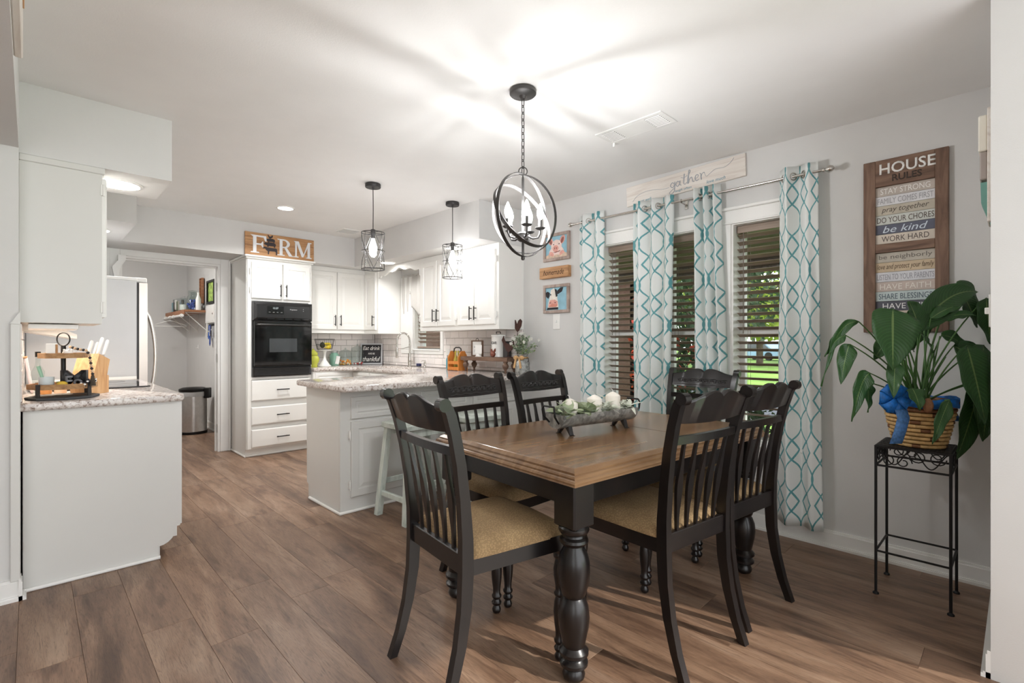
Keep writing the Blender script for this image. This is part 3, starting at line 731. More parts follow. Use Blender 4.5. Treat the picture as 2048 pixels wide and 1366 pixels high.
for o_, z in ((0, .712), (-.004, .716), (-.002, .722), (-.008, .728), (-.014, .731), (-.014, .736), (-.018, .741), (-.026, .744), (-.026, .750), (-.034, .756), (-.040, .7605), (-.046, .762)):
    hx, hy = TL / 2 + o_, TWD / 2 + o_
    ring = [bm.verts.new(p) for p in ((-hx, -hy, z), (hx, -hy, z), (hx, hy, z), (-hx, hy, z))]
    if prev:
        for i in range(4): bm.faces.new((prev[i], prev[(i + 1) % 4], ring[(i + 1) % 4], ring[i]))
    else: bm.faces.new(ring[::-1])
    prev = ring
bm.faces.new(prev)
tp = obj('table_top', bm, TT, t)
obj('leaf_seam', B(.17, .172, -TWD / 2 + .045, TWD / 2 - .045, .7618, .7624), M('seam', (70, 48, 34), .6), tp)
ix, iy = TL / 2 - .085, TWD / 2 - .085
for a in ((-ix, ix, -iy - .012, -iy + .012), (-ix, ix, iy - .012, iy + .012), (-ix - .012, -ix + .012, -iy, iy), (ix - .012, ix + .012, -iy, iy)): obj('apron', B(*a, .612, .713, .002), LAC, t)
LEGP = [(.022, 0), (.030, .004), (.038, .014), (.040, .025), (.034, .040), (.030, .046), (.042, .052), (.050, .060), (.050, .070), (.040, .078), (.036, .083), (.044, .089), (.052, .097), (.052, .108), (.044, .116), (.038, .124), (.044, .15), (.053, .19), (.056, .225), (.052, .262), (.042, .288), (.036, .297), (.042, .306), (.052, .34), (.057, .385), (.056, .42), (.048, .45), (.037, .470), (.036, .478), (.046, .485), (.052, .494), (.050, .503), (.040, .510), (.038, .517), (.050, .524), (.055, .534), (.054, .543), (.048, .55)]
for sx in (-1, 1):
    for sy in (-1, 1):
        bm = lathe(bmesh.new(), LEGP, 28); box(bm, -.052, .052, -.052, .052, .548, .713, .006)
        obj('leg', bm, LAC, t, (sx * (TL / 2 - .085), sy * (TWD / 2 - .085), 0), smooth=34)
# ---- chair (faces +y, origin on the floor below the seat centre)
def fabric():
    m, nt, b = newmat('seat_fabric')
    v = coords(nt)
    w1 = nd(nt, 'ShaderNodeTexVoronoi', i_Scale=150.0); lk(nt, v, w1.inputs['Vector'])
    n = nd(nt, 'ShaderNodeTexNoise', i_Scale=7.0, i_Detail=3.0); lk(nt, v, n.inputs['Vector'])
    r = ramp(nt, n.outputs[0], [(.3, lin((146, 119, 84))), (.7, lin((170, 142, 103)))])
    r2 = ramp(nt, w1.outputs['Distance'], [(.15, (1.1, 1.1, 1.1)), (.6, (.62, .6, .58))])
    mx = nd(nt, 'ShaderNodeMix', data_type='RGBA', blend_type='MULTIPLY'); mx.inputs[0].default_value = .7
    lk(nt, r.outputs[0], mx.inputs[6]); lk(nt, r2.outputs[0], mx.inputs[7]); lk(nt, mx.outputs[2], b.inputs['Base Color'])
    b.inputs['Roughness'].default_value = .9
    bp = nd(nt, 'ShaderNodeBump', i_Strength=.35, i_Distance=.003); bp.invert = True; lk(nt, w1.outputs['Distance'], bp.inputs['Height']); lk(nt, bp.outputs[0], b.inputs['Normal'])
    return m
FAB = fabric()
POST = [(-.310, 0, .195, .0145), (-.276, .09, .194, .016), (-.247, .2, .193, .0185), (-.228, .32, .192, .021), (-.222, .44, .192, .0225), (-.224, .55, .194, .021), (-.236, .68, .198, .019), (-.254, .80, .204, .018), (-.277, .90, .210, .0175), (-.297, .965, .214, .0175), (-.310, .992, .216, .0175), (-.322, 1.006, .217, .014), (-.335, 1.012, .217, .007)]
def posty(z):
    for a, b in zip(POST, POST[1:]):
        if a[1] <= z <= b[1]:
            s = (z - a[1]) / (b[1] - a[1]); return a[0] + (b[0] - a[0]) * s, a[2] + (b[2] - a[2]) * s
    return POST[-1][0], POST[-1][2]
def make_chair(label):
    t = thing('dining_chair', label, 'chair', group='dining chairs around the table')
    # cushion
    bm = bmesh.new(); n = 14; rows = []
    for j in range(n + 1):
        vv = -1 + 2 * j / n; row = []
        for i in range(n + 1):
            uu = -1 + 2 * i / n
            q = .235 - .022 * (1 - vv) / 2 * 1.2
            px = uu * q * (1 - .03 * abs(vv) ** 6); py = vv * .215 * (1 - .03 * abs(uu) ** 6) + (.012 * (1 - uu * uu) if vv > 0 else 0) * vv
            e = max(abs(uu), abs(vv)); zz = .488 + .052 * (1 - e ** 5) ** .6 * (1 - .12 * (uu * uu + vv * vv))
            row.append(bm.verts.new((px, py + .0, zz)))
        rows.append(row)
    for a, b in zip(rows, rows[1:]):
        for i in range(n): bm.faces.new((a[i], a[i + 1], b[i + 1], b[i]))
    per = rows[0] + [r[-1] for r in rows[1:]] + rows[-1][-2::-1] + [r[0] for r in rows[-2:0:-1]]
    lo = [bm.verts.new((v.co.x, v.co.y, .478)) for v in per]
    for i in range(len(per)): bm.faces.new((per[i], lo[i], lo[(i + 1) % len(per)], per[(i + 1) % len(per)]))
    bm.faces.new(lo); obj('seat_cushion', bm, FAB, t, smooth=60)
    for s in (-1, 1):
        bm = bmesh.new(); P = [(s * .178, -.21), (s * .203, -.21), (s * .236, .205), (s * .212, .205)]
        prism(bm, P, .425, .482, 'z'); obj('seat_rail', bm, LAC, t)
    obj('seat_rail', B(-.222, .222, .188, .212, .425, .482, .003), LAC, t); obj('seat_rail', B(-.185, .185, -.235, -.213, .425, .495, .003), LAC, t)
    for s in (-1, 1):   # rear post, foot to scroll
        bm = bmesh.new(); rings = []
        for (y, z, x, h) in POST:
            w = .0148
            rings.append([bm.verts.new(p) for p in ((s * x - w, y - h, z), (s * x + w, y - h, z), (s * x + w, y + h, z), (s * x - w, y + h, z))])
        for a, b in zip(rings, rings[1:]):
            for i in range(4): bm.faces.new((a[i], a[(i + 1) % 4], b[(i + 1) % 4], b[i]))
        bm.faces.new(rings[0][::-1]); bm.faces.new(rings[-1])
        tube(bm, [(s * .217 - .0168, -.322, .998), (s * .217 + .0168, -.322, .998)], .022, 12)
        bmesh.ops.recalc_face_normals(bm, faces=bm.faces[:])
        obj('rear_leg', bm, LAC, t, smooth=35)
    fp = [(.012, 0), (.018, .006), (.020, .018), (.015, .028), (.013, .034), (.020, .040), (.022, .048), (.016, .056), (.014, .062), (.021, .07), (.022, .078), (.016, .086), (.017, .11), (.022, .15), (.024, .185), (.020, .222), (.015, .24), (.021, .246), (.022, .254), (.016, .262), (.017, .28), (.023, .32), (.024, .345), (.019, .372), (.016, .382), (.024, .39), (.025, .40), (.022, .407)]
    for s in (-1, 1):
        bm = lathe(bmesh.new(), fp, 18); box(bm, -.024, .024, -.024, .024, .405, .482, .004); obj('front_leg', bm, LAC, t, (s * .205, .185, 0), smooth=50)
    # crest rail
    def back(x): return -.016 * (1 - (x / .21) ** 2)
    bm = bmesh.new(); N = 32; A = []
    for k in range(N + 1):
        x = -.208 + .416 * k / N; s = abs(x) / .208
        top = .984 + .036 * math.exp(-((s - .22) / .42) ** 2) - .010 * math.exp(-(s / .06) ** 2)
        bot = .908 - .008 * (1 - s * s)
        ring = []
        for z, f in ((bot, 1), (bot, -1), (top - .006, -1), (top, -.5), (top, .5), (top - .006, 1)):
            y0, _ = posty(min(z, 1.0)); ring.append(bm.verts.new((x, y0 + back(x) + f * .0115, z)))
        A.append(ring)
    for a, b in zip(A, A[1:]):
        for i in range(6): bm.faces.new((a[i], a[(i + 1) % 6], b[(i + 1) % 6], b[i]))
    bm.faces.new(A[0]); bm.faces.new(A[-1][::-1])
    cr = obj('crest_rail', bm, LAC, t, smooth=40)
    bm = bmesh.new()
    for k in range(9):
        x = -.152 + .304 * k / 8; z = .940; y0, _ = posty(z); yy = y0 + back(x) + .0125
        torus(bm, (x, yy, z), .0085, .0022, 'y', 12, 5); sphere(bm, (x, yy, z), .0035, u=6, v=4)
        if k < 8:
            x2 = x + .019; yy = y0 + back(x2) + .0122
            tube(bm, [(x2 - .010 + .02 * j / 6, yy, z + .011 * math.sin(2 * PI * j / 6)) for j in range(7)], .0022, 5)
    for dz in (-.019, .019):
        y0, _ = posty(.935 + dz); tube(bm, [(-.17 + .34 * j / 16, y0 + back(-.17 + .34 * j / 16) + .0115, .935 + dz + .003 * math.sin(j * 1.9)) for j in range(17)], .0018, 5)
    obj('carving', bm, M('carving_lacquer', (58, 56, 56), .3, var=.2), cr)
    bm = bmesh.new(); A = []
    for k in range(17):
        x = -.204 + .408 * k / 16; y0, _ = posty(.845)
        A.append([bm.verts.new((x, y0 + back(x) + f, z)) for f, z in ((-.010, .828), (.010, .828), (.010, .857), (-.010, .857))])
    for a, b in zip(A, A[1:]):
        for i in range(4): bm.faces.new((a[i], a[(i + 1) % 4], b[(i + 1) % 4], b[i]))
    bm.faces.new(A[0]); bm.faces.new(A[-1][::-1]); obj('cross_rail', bm, LAC, t)
    for k in range(5):
        xt = -.138 + .069 * k; xb = -.118 + .059 * k; bm = bmesh.new(); A = []
        for j in range(13):
            s = j / 12; z = .485 + (.832 - .485) * s; y0, _ = posty(z); x = xb + (xt - xb) * s
            w = .0058 + .0112 * math.exp(-((s - .50) / .23) ** 2)
            dy = back(x) * s
            A.append([bm.verts.new(p) for p in ((x - w, y0 + dy - .006, z), (x + w, y0 + dy - .006, z), (x + w, y0 + dy + .006, z), (x - w, y0 + dy + .006, z))])
        for a, b in zip(A, A[1:]):
            for i in range(4): bm.faces.new((a[i], a[(i + 1) % 4], b[(i + 1) % 4], b[i]))
        bm.faces.new(A[0][::-1]); bm.faces.new(A[-1]); obj('slat', bm, LAC, t, smooth=40)
    return t
CH = [((1.270, 1.437, 0), -97, 'black dining chair at the left end of the table, nearest the camera'),
      ((1.748, 1.805, 0), 181, 'black dining chair on the kitchen side of the table, next to the stools'),
      ((2.245, 1.77, 0), 180, 'black dining chair on the kitchen side of the table, nearest the left curtain'),
      ((1.875, 1.10, 0), -8, 'black dining chair in the right foreground, seen from behind'),
      ((2.36, 1.075, 0), -7, 'black dining chair seen from behind, between the foreground chair and the right curtain'),
      ((2.86, 1.46, 0), 90, 'black dining chair at the far end of the table in front of the windows')]
c0 = make_chair(CH[0][2]); c0.location = CH[0][0]; c0.rotation_euler = (0, 0, R(CH[0][1]))
for l, r, s in CH[1:]: dup(c0, l, r, s)
# ---- stools
PALE = wood('distressed_paint', [(150, 158, 150), (196, 204, 196), (214, 219, 212)], (12, 12, 4), .7, bump=.15)
def make_stool(label):
    t = thing('bar_stool', label, 'stool', group='distressed stools by the peninsula')
    obj('seat', B(-.20, .20, -.155, .155, .605, .645, .006), PALE, t)
    for sx in (-1, 1):
        for sy in (-1, 1):
            bm = bmesh.new(); a, b = .021, .019
            P0 = [(sx * .165 + p, sy * .12 + q, .606) for p, q in ((-b, -b), (b, -b), (b, b), (-b, b))]; P1 = [(sx * .215 + p, sy * .165 + q, 0) for p, q in ((-a, -a), (a, -a), (a, a), (-a, a))]
            u = [bm.verts.new(p) for p in P0]; v = [bm.verts.new(p) for p in P1]
            for i in range(4): bm.faces.new((v[i], v[(i + 1) % 4], u[(i + 1) % 4], u[i]))
            bm.faces.new(u); bm.faces.new(v[::-1]); obj('leg', bm, PALE, t)
    for s in (-1, 1):
        obj('stretcher', B(-.195, .195, s * .150 - .011, s * .150 + .011, .21, .245, .003), PALE, t); obj('stretcher', B(s * .20 - .011, s * .20 + .011, -.15, .15, .135, .17, .003), PALE, t)
        obj('apron', B(-.165, .165, s * .122 - .009, s * .122 + .009, .555, .604, .002), PALE, t)
    return t
s0 = make_stool('pale green distressed stool behind the left end chair'); s0.location = (1.955, 2.96, 0); s0.rotation_euler = (0, 0, R(3))
dup(s0, (2.47, 2.93, 0), -2, 'pale green distressed stool nearest the window wall')

# ================================================================== CENTREPIECE ON THE TABLE
def galv():
    m, nt, b = newmat('galvanized')
    v = coords(nt); n = nd(nt, 'ShaderNodeTexVoronoi', i_Scale=60.0); lk(nt, v, n.inputs['Vector'])
    n2 = nd(nt, 'ShaderNodeTexNoise', i_Scale=16.0, i_Detail=4.0); lk(nt, v, n2.inputs['Vector'])
    mx = nd(nt, 'ShaderNodeMix', data_type='RGBA'); mx.inputs[0].default_value = .55; lk(nt, n.outputs['Color'], mx.inputs[6]); lk(nt, n2.outputs['Color'], mx.inputs[7])
    r = ramp(nt, mx.outputs[2], [(.25, lin((120, 121, 119))), (.5, lin((158, 159, 156))), (.75, lin((194, 196, 193)))])
    lk(nt, r.outputs[0], b.inputs['Base Color']); b.inputs['Metallic'].default_value = .55; b.inputs['Roughness'].default_value = .5
    MATS['galvanized'] = m; return m
GALV = galv()
TOP = .762
t = thing('galvanized_trough', 'long galvanized trough planter on the dining table', 'planter', (1.985, 1.465, TOP), -9)
Lh, rr = .25, .068
bm = bmesh.new(); A = []
for k in range(13):
    a = PI + PI * k / 12; A.append([(xx, rr * math.cos(a), .032 + rr + rr * math.sin(a)) for xx in (-Lh, Lh)])
Bq = []
for k in range(13):
    a = PI + PI * k / 12; q = rr - .003; Bq.append([(xx, q * math.cos(a), .032 + rr + q * math.sin(a)) for xx in (-Lh + .003, Lh - .003)])
VA = [[bm.verts.new(p) for p in r] for r in A]; VB = [[bm.verts.new(p) for p in r] for r in Bq]
for V in (VA, VB):
    for p, q in zip(V, V[1:]): bm.faces.new((p[0], p[1], q[1], q[0]))
    for e in (0, 1): bm.faces.new([r[e] for r in V])
for k in (0, 12): bm.faces.new((VA[k][0], VA[k][1], VB[k][1], VB[k][0]))
tr = obj('trough', bm, GALV, t, smooth=30)
for s in (-1, 1):
    for q in (-1, 1):
        bm = bmesh.new(); prism(bm, [(q * .012, .034), (q * .034, .042), (q * .046, .004), (q * .056, .001), (q * .056, 0), (q * .042, 0)], s * .185 - .011, s * .185 + .011, 'x'); obj('foot', bm, DKBRONZE, t)
    bm = bmesh.new(); hx = s * (Lh + .004)
    tube(bm, [(hx, -.034, .060), (hx + s * .012, -.036, .073), (hx + s * .03, -.042, .093), (hx + s * .035, -.043, .123), (hx + s * .03, -.036, .138), (hx + s * .03, .036, .138), (hx + s * .035, .043, .123), (hx + s * .03, .042, .093), (hx + s * .012, .036, .073), (hx, .034, .060)], .0045, 8); obj('handle', bm, BLACK, t, smooth=60)
obj('filler', B(-Lh + .02, Lh - .02, -.058, .058, .075, .085, .003), M('moss', (88, 96, 70), .95, var=.3, vs=40, bump=.5), t)
WAX = M('candle_wax', (238, 231, 220), .5, var=.02)
ca, sa = math.cos(R(-9)), math.sin(R(-9))
for k, (dx, lb, hh) in enumerate(((-.155, 'white pillar candle at the near left end of the trough', .060), (.005, 'white pillar candle in the middle of the trough', .068), (.135, 'white pillar candle at the window end of the trough', .076))):
    c = thing('pillar_candle', lb, 'candle', (1.985 + ca * dx, 1.465 + sa * dx, TOP + .0855), group='candles in the trough')
    obj('wax', lathe(bmesh.new(), [(.034, 0), (.037, .003), (.037, hh), (.034, hh + .004), (.012, hh + .018), (0, hh + .022)], 24), WAX, c, smooth=40)
    obj('wick', tube(bmesh.new(), [(0, 0, hh + .02), (-.002, .003, hh + .032), (-.012, .006, hh + .038)], .0014, 5), WHITE, c)
def leafmesh(name, L, Wd, mat, droop=.3, n=5, fold=.2):
    bm = bmesh.new(); rows = []
    for k in range(n + 1):
        s = k / n; w = Wd * math.sin(PI * min(1, s * .92 + .06)) ** .8; x = L * s; z = -droop * L * s * s
        rows.append([bm.verts.new((x, yy * w, z + abs(yy) * w * fold)) for yy in (-1, 0, 1)])
    for a, b in zip(rows, rows[1:]):
        for i in (0, 1): bm.faces.new((a[i], a[i + 1], b[i + 1], b[i]))
    me = bpy.data.meshes.new(name); bm.to_mesh(me); bm.free(); me.materials.append(mat)
    for p in me.polygons: p.use_smooth = True
    return me
SAGE = M('sage_leaf', (172, 184, 152), .8, var=.25, vs=30, rnd=True, trans=.2); SAGE2 = M('dusty_leaf', (212, 216, 202), .85, var=.15, rnd=True, trans=.2)
g = thing('sage_garland', 'frosted sage green leaf garland lying in the trough', 'garland', (1.985, 1.465, TOP + .088), -9)
lm = [leafmesh('leaf', .078, .024, SAGE), leafmesh('leaf', .056, .014, SAGE2), leafmesh('leaf', .085, .007, SAGE2, .5)]
rg = random.Random(5)
obj('stem', tube(bmesh.new(), [(-.22 + .44 * k / 8, .03 * math.sin(k), .006) for k in range(9)], .003, 5), SAGE, g)
for k in range(130):
    x = rg.uniform(-.23, .235); side = rg.choice((-1, 1)); kind = (0 if x < -.02 else rg.choice((1, 2, 2))) if rg.random() < .75 else 1
    a = rg.uniform(0, 2 * PI); el = rg.uniform(.1, 1.1)
    share('leaf', lm[kind], g, (x, side * rg.uniform(.012, .046), rg.uniform(.005, .022)), (rg.uniform(-.6, .6), -el, a), (rg.uniform(.7, 1.15),) * 3)
# ================================================================== LIGHT FITTINGS
BULB = emission('bulb_glow', (.98, .99, 1), 255.0)
FIT = M('fixture_metal', (78, 76, 75), .45, .6, var=.06)
t = thing('orb_chandelier', 'dark metal orb chandelier with five candle bulbs over the table', 'chandelier', (1.742, 1.714, CZ))
obj('canopy', lathe(bmesh.new(), [(.062, 0), (.066, -.006), (.066, -.02), (.060, -.026), (.02, -.032), (.012, -.045), (0, -.046)], 28), FIT, t, smooth=40)
z = -.045; k = 0
while z > -.385:
    bm = bmesh.new(); pts = []
    for i in range(16):
        a = 2 * PI * i / 16; p, q = .0075 * math.cos(a), .016 * math.sin(a) + (.006 if math.sin(a) > 0 else -.006)
        pts.append((p, 0, z - .019 + q) if k % 2 else (0, p, z - .019 + q))
    obj('chain_link', tube(bm, pts, .0022, 6, True), FIT, t); z -= .0335; k += 1
obj('hanging_loop', torus(bmesh.new(), (0, 0, -.402), .021, .0028, 'y', 20, 6), FIT, t, (0, 0, 0), (0, 0, R(-45)))
zc = 1.822 - CZ
obj('centre_rod', lathe(bmesh.new(), [(0, -.424), (.004, -.426), (.0065, -.44), (.0065, zc - .20), (.009, zc - .205), (.010, zc - .215), (.006, zc - .222), (0, zc - .223)], 12), FIT, t, smooth=50)
def ring(Rr, tilt, yaw, w=.0095, th=.002):
    bm = bmesh.new(); A = []
    for i in range(64):
        a = 2 * PI * i / 64; c, s = math.cos(a), math.sin(a)
        A.append([bm.verts.new((rad * c, d, rad * s)) for rad, d in ((Rr - th / 2, -w), (Rr + th / 2, -w), (Rr + th / 2, w), (Rr - th / 2, w))])
    for i in range(64):
        a, b = A[i], A[(i + 1) % 64]
        for q in range(4): bm.faces.new((a[q], a[(q + 1) % 4], b[(q + 1) % 4], b[q]))
    xf(bm, Matrix.Rotation(R(yaw), 4, 'Z') @ Matrix.Rotation(R(tilt), 4, 'X'))
    return obj('orb_ring', bm, FIT, t, (0, 0, zc), smooth=40)
ring(.203, 0, 9); ring(.190, 20, -84); ring(.180, -26, 2)
hub = obj('hub', lathe(bmesh.new(), [(0, -.028), (.016, -.026), (.028, -.018), (.030, -.01), (.026, .004), (.030, .012), (.018, .02), (0, .022)], 20), FIT, t, (0, 0, zc - .105), smooth=50)
for k in range(5):
    a = R(-135 + 12 + 72 * k); ca, sa = math.cos(a), math.sin(a)
    def P(r, z): return (r * ca, r * sa, z)
    ar = obj('arm', tube(bmesh.new(), [P(.024, 0), P(.05, -.012), P(.075, -.008), P(.084, .01), P(.085, .032)], .0048, 8), FIT, t, (0, 0, zc - .105), smooth=60)
    obj('drip_cup', lathe(bmesh.new(), [(.004, 0), (.018, .003), (.026, .009), (.026, .011), (.017, .006), (.004, .005)], 18, P(.085, .03)), FIT, ar, smooth=50)
    obj('candle_sleeve', lathe(bmesh.new(), [(.0095, .005), (.0095, .05), (0, .05)], 12, P(.085, .03)), FIT, ar, smooth=50)
    obj('bulb', lathe(bmesh.new(), [(.006, .05), (.0085, .055), (.0135, .068), (.0155, .082), (.0135, .098), (.008, .114), (.003, .126), (0, .13)], 14, P(.085, .03)), BULB, ar, smooth=80)
PBULB = emission('pendant_bulb_glow', (.99, .99, 1), 50.0)
PGLASS = glass('pendant_glass', (1, 1, 1), .96, .02)
def pendant(label, x, y):
    t = thing('cage_pendant', label, 'pendant light', (x, y, CZ), group='cage pendants over the peninsula')
    obj('canopy', lathe(bmesh.new(), [(.058, 0), (.06, -.004), (.06, -.026), (.057, -.03), (.008, -.031), (.006, -.045), (0, -.045)], 28), DKBRONZE, t, smooth=40)
    obj('cord', tube(bmesh.new(), [(0, 0, -.04), (.002, .001, -.2), (0, 0, -.36)], .0035, 6), DKBRONZE, t)
    obj('socket', lathe(bmesh.new(), [(.006, -.355), (.018, -.36), (.02, -.385), (.016, -.39), (.016, -.43), (0, -.43)], 16), DKBRONZE, t, smooth=40)
    z0, z1 = -.385, -.672; r = .088; bm = bmesh.new()
    for z, q in ((z0, .0034), ((z0 + z1) / 2, .0026), (z1, .0034)): torus(bm, (0, 0, z), r, q, seg=36, s2=6)
    for k in range(4): tube(bm, [(0, 0, z0), (r * math.cos(PI / 2 * k), r * math.sin(PI / 2 * k), z0)], .003, 5)
    zm = (z0 + z1) / 2; n = 4
    for k in range(n):
        a0 = 2 * PI * k / n + .35; a1 = a0 + PI / n; a2 = a0 - PI / n
        pt = lambda a, z: (r * math.cos(a), r * math.sin(a), z)
        for za in (z0, z1):
            for ab in (a1, a2): tube(bm, [pt(ab, za), pt((ab + a0) / 2, (za + zm) / 2), pt(a0, zm)], .0021, 5)
        tube(bm, [pt(a0, z0), pt(a0, z1)], .0018, 5)
    obj('cage', bm, DKBRONZE, t, smooth=60)
    bm = bmesh.new(); lathe(bm, [(.066, z0 - .012), (.066, z1 + .02)], 28, cap=False); obj('glass_shade', bm, PGLASS, t, smooth=60)
    obj('bulb', lathe(bmesh.new(), [(.011, -.425), (.013, -.44), (.020, -.46), (.029, -.49), (.031, -.515), (.026, -.54), (.013, -.555), (0, -.558)], 18), PBULB, t, smooth=80)
pendant('black wire cage pendant nearer the oven', 1.931, 3.554); pendant('black wire cage pendant nearer the window wall', 2.694, 3.531)
LENS = emission('downlight_glow', (1, .97, .92), 9.0)
def downlight(label, x, y, z, r=.075, e=26):
    t = thing('recessed_light', label, 'recessed light', (x, y, z), group='recessed ceiling lights')
    obj('trim_ring', lathe(bmesh.new(), [(r, 0), (r + .016, 0), (r + .016, -.004), (r, -.007)], 32, cap=False), WHITE, t, smooth=40)
    obj('lens', lathe(bmesh.new(), [(0, -.001), (r + .004, -.001), (r + .004, -.004), (0, -.0045)], 32), LENS, t)
    l = lampat('recessed_lamp', 'AREA', (0, 0, -.012), e, t, shape='DISK', size=2 * r, color=(1, .995, .98)); l.data.spread = R(150)
downlight('glowing round recessed light in the open kitchen ceiling', 1.694, 4.755, CZ, .065, 13)
downlight('recessed light in the soffit above the tiered tray', .36, 3.60, 2.10, .10, 3)
downlight('recessed light in the soffit above the refrigerator', .36, 5.17, 2.10, .10, 3)
downlight('recessed light in the soffit over the kitchen sink', 2.91, 5.02, 2.10, .075, 3.0)
downlight('recessed light in the soffit over the four-door wall cabinet', 2.905, 3.78, 2.10, .075, 1.2)
t = thing('laundry_ceiling_light', 'round laundry room ceiling light above the doorway view', 'ceiling light', (.45, 7.35, CZ))
obj('shade', lathe(bmesh.new(), [(.14, 0), (.14, -.03), (.11, -.06), (0, -.07)], 24), emission('laundry_glow', (1, .98, .95), 80), t, smooth=60)
# vents
t = thing('ceiling_vent', 'white ceiling vent register near the chandelier', 'vent', (2.52, 1.565, CZ), 90)
bm = bmesh.new()
for p in ((-.215, .215, -.095, -.07), (-.215, .215, .07, .095), (-.215, -.19, -.07, .07), (.19, .215, -.07, .07)): box(bm, *p, -.006, 0, .001)
obj('frame', bm, WHITE, t); obj('backing', B(-.19, .19, -.07, .07, -.001, .0), M('vent_duct_shade', (36, 35, 34), .8), t)  # dark sheet stands in for the shade of the duct behind the slats
obj('centre_plate', B(-.10, .10, -.07, .07, -.006, -.002), WHITE, t)
me = None
for s in (-1, 1):
    for k in range(8):
        if me is None:
            o = obj('slat', xf(B(-.044, .044, -.0036, .0036, -.0005, .0005), Matrix.Rotation(R(35), 4, 'X')), WHITE, t, (s * .146, -.062 + k * .0177, -.006)); me = o.data
        else: share('slat', me, t, (s * .146, -.062 + k * .0177, -.006))
obj('lever', B(.195, .207, -.085, -.079, -.03, -.004), WHITE, t)
t = thing('ceiling_vent', 'small white ceiling vent in the kitchen corner', 'vent', (2.55, 5.25, CZ))
bm = bmesh.new()
for p in ((-.1, .1, -.1, -.085), (-.1, .1, .085, .1), (-.1, -.085, -.085, .085), (.085, .1, -.085, .085)): box(bm, *p, -.006, 0)
obj('frame', bm, WHITE, t); me = None
for k in range(8):
    if me is None: o = obj('slat', xf(B(-.085, .085, -.011, .011, -.0007, .0007), Matrix.Rotation(R(40), 4, 'X')), WHITE, t, (0, -.075 + k * .0214, -.006)); me = o.data
    else: share('slat', me, t, (0, -.075 + k * .0214, -.006))

# ================================================================== CURTAINS AND ROD
def curtmat():
    m, nt, b = newmat('curtain_print')
    uv = nt.nodes.new('ShaderNodeUVMap'); sp = nt.nodes.new('ShaderNodeSeparateXYZ'); lk(nt, uv.outputs[0], sp.inputs[0])
    def mt(op, a, b_=None, c=None):
        n = nd(nt, 'ShaderNodeMath', operation=op)
        for i, v in enumerate((a, b_, c)):
            if v is None: continue
            if isinstance(v, (int, float)): n.inputs[i].default_value = v
            else: lk(nt, v, n.inputs[i])
        return n.outputs[0]
    PV, PU = .305, .30
    def lines(us, vs, A, Bz, w):
        t = mt('FRACT', mt('DIVIDE', mt('ADD', sp.outputs[1], vs), PV))
        arc_ = mt('MULTIPLY', mt('SINE', mt('MULTIPLY', t, PI / .62)), A)
        tri = mt('MULTIPLY', mt('PINGPONG', mt('SUBTRACT', t, .62), .19), Bz / .19)
        isz = mt('GREATER_THAN', t, .62)
        g = mt('ADD', mt('MULTIPLY', arc_, mt('SUBTRACT', 1, isz)), mt('MULTIPLY', tri, isz))
        du = mt('ABSOLUTE', mt('SUBTRACT', mt('FRACT', mt('DIVIDE', mt('ADD', sp.outputs[0], us), PU)), .5))
        d = mt('ABSOLUTE', mt('SUBTRACT', mt('MULTIPLY', du, PU), g))
        return mt('LESS_THAN', d, w)
    l1 = lines(0, 0, .080, .052, .0085); l2 = lines(PU / 2, PV * .0, .080, .052, .0085)
    f = mt('MAXIMUM', l1, l2)
    no = nd(nt, 'ShaderNodeTexNoise', i_Scale=14.0, i_Detail=3.0)
    r = ramp(nt, no.outputs[0], [(.3, lin((104, 170, 178))), (.7, lin((136, 194, 198)))])
    mx = nd(nt, 'ShaderNodeMix', data_type='RGBA'); lk(nt, f, mx.inputs[0]); mx.inputs[6].default_value = (*lin((250, 249, 247)), 1); lk(nt, r.outputs[0], mx.inputs[7])
    lk(nt, mx.outputs[2], b.inputs['Base Color']); b.inputs['Roughness'].default_value = .75; b.inputs['Specular IOR Level'].default_value = .25
    t = nt.nodes.new('ShaderNodeBsdfTranslucent'); tm = nd(nt, 'ShaderNodeMix', data_type='RGBA', blend_type='MULTIPLY'); tm.inputs[0].default_value = 1; lk(nt, mx.outputs[2], tm.inputs[6]); tm.inputs[7].default_value = (.88, 1, 1, 1)
    lk(nt, tm.outputs[2], t.inputs[0])
    ms = nd(nt, 'ShaderNodeMixShader', i_0=.32); lk(nt, b.outputs[0], ms.inputs[1]); lk(nt, t.outputs[0], ms.inputs[2]); lk(nt, ms.outputs[0], nt.nodes['Material Output'].inputs[0])
    return m
CURT = curtmat(); XR, ZR = 3.268, 2.185
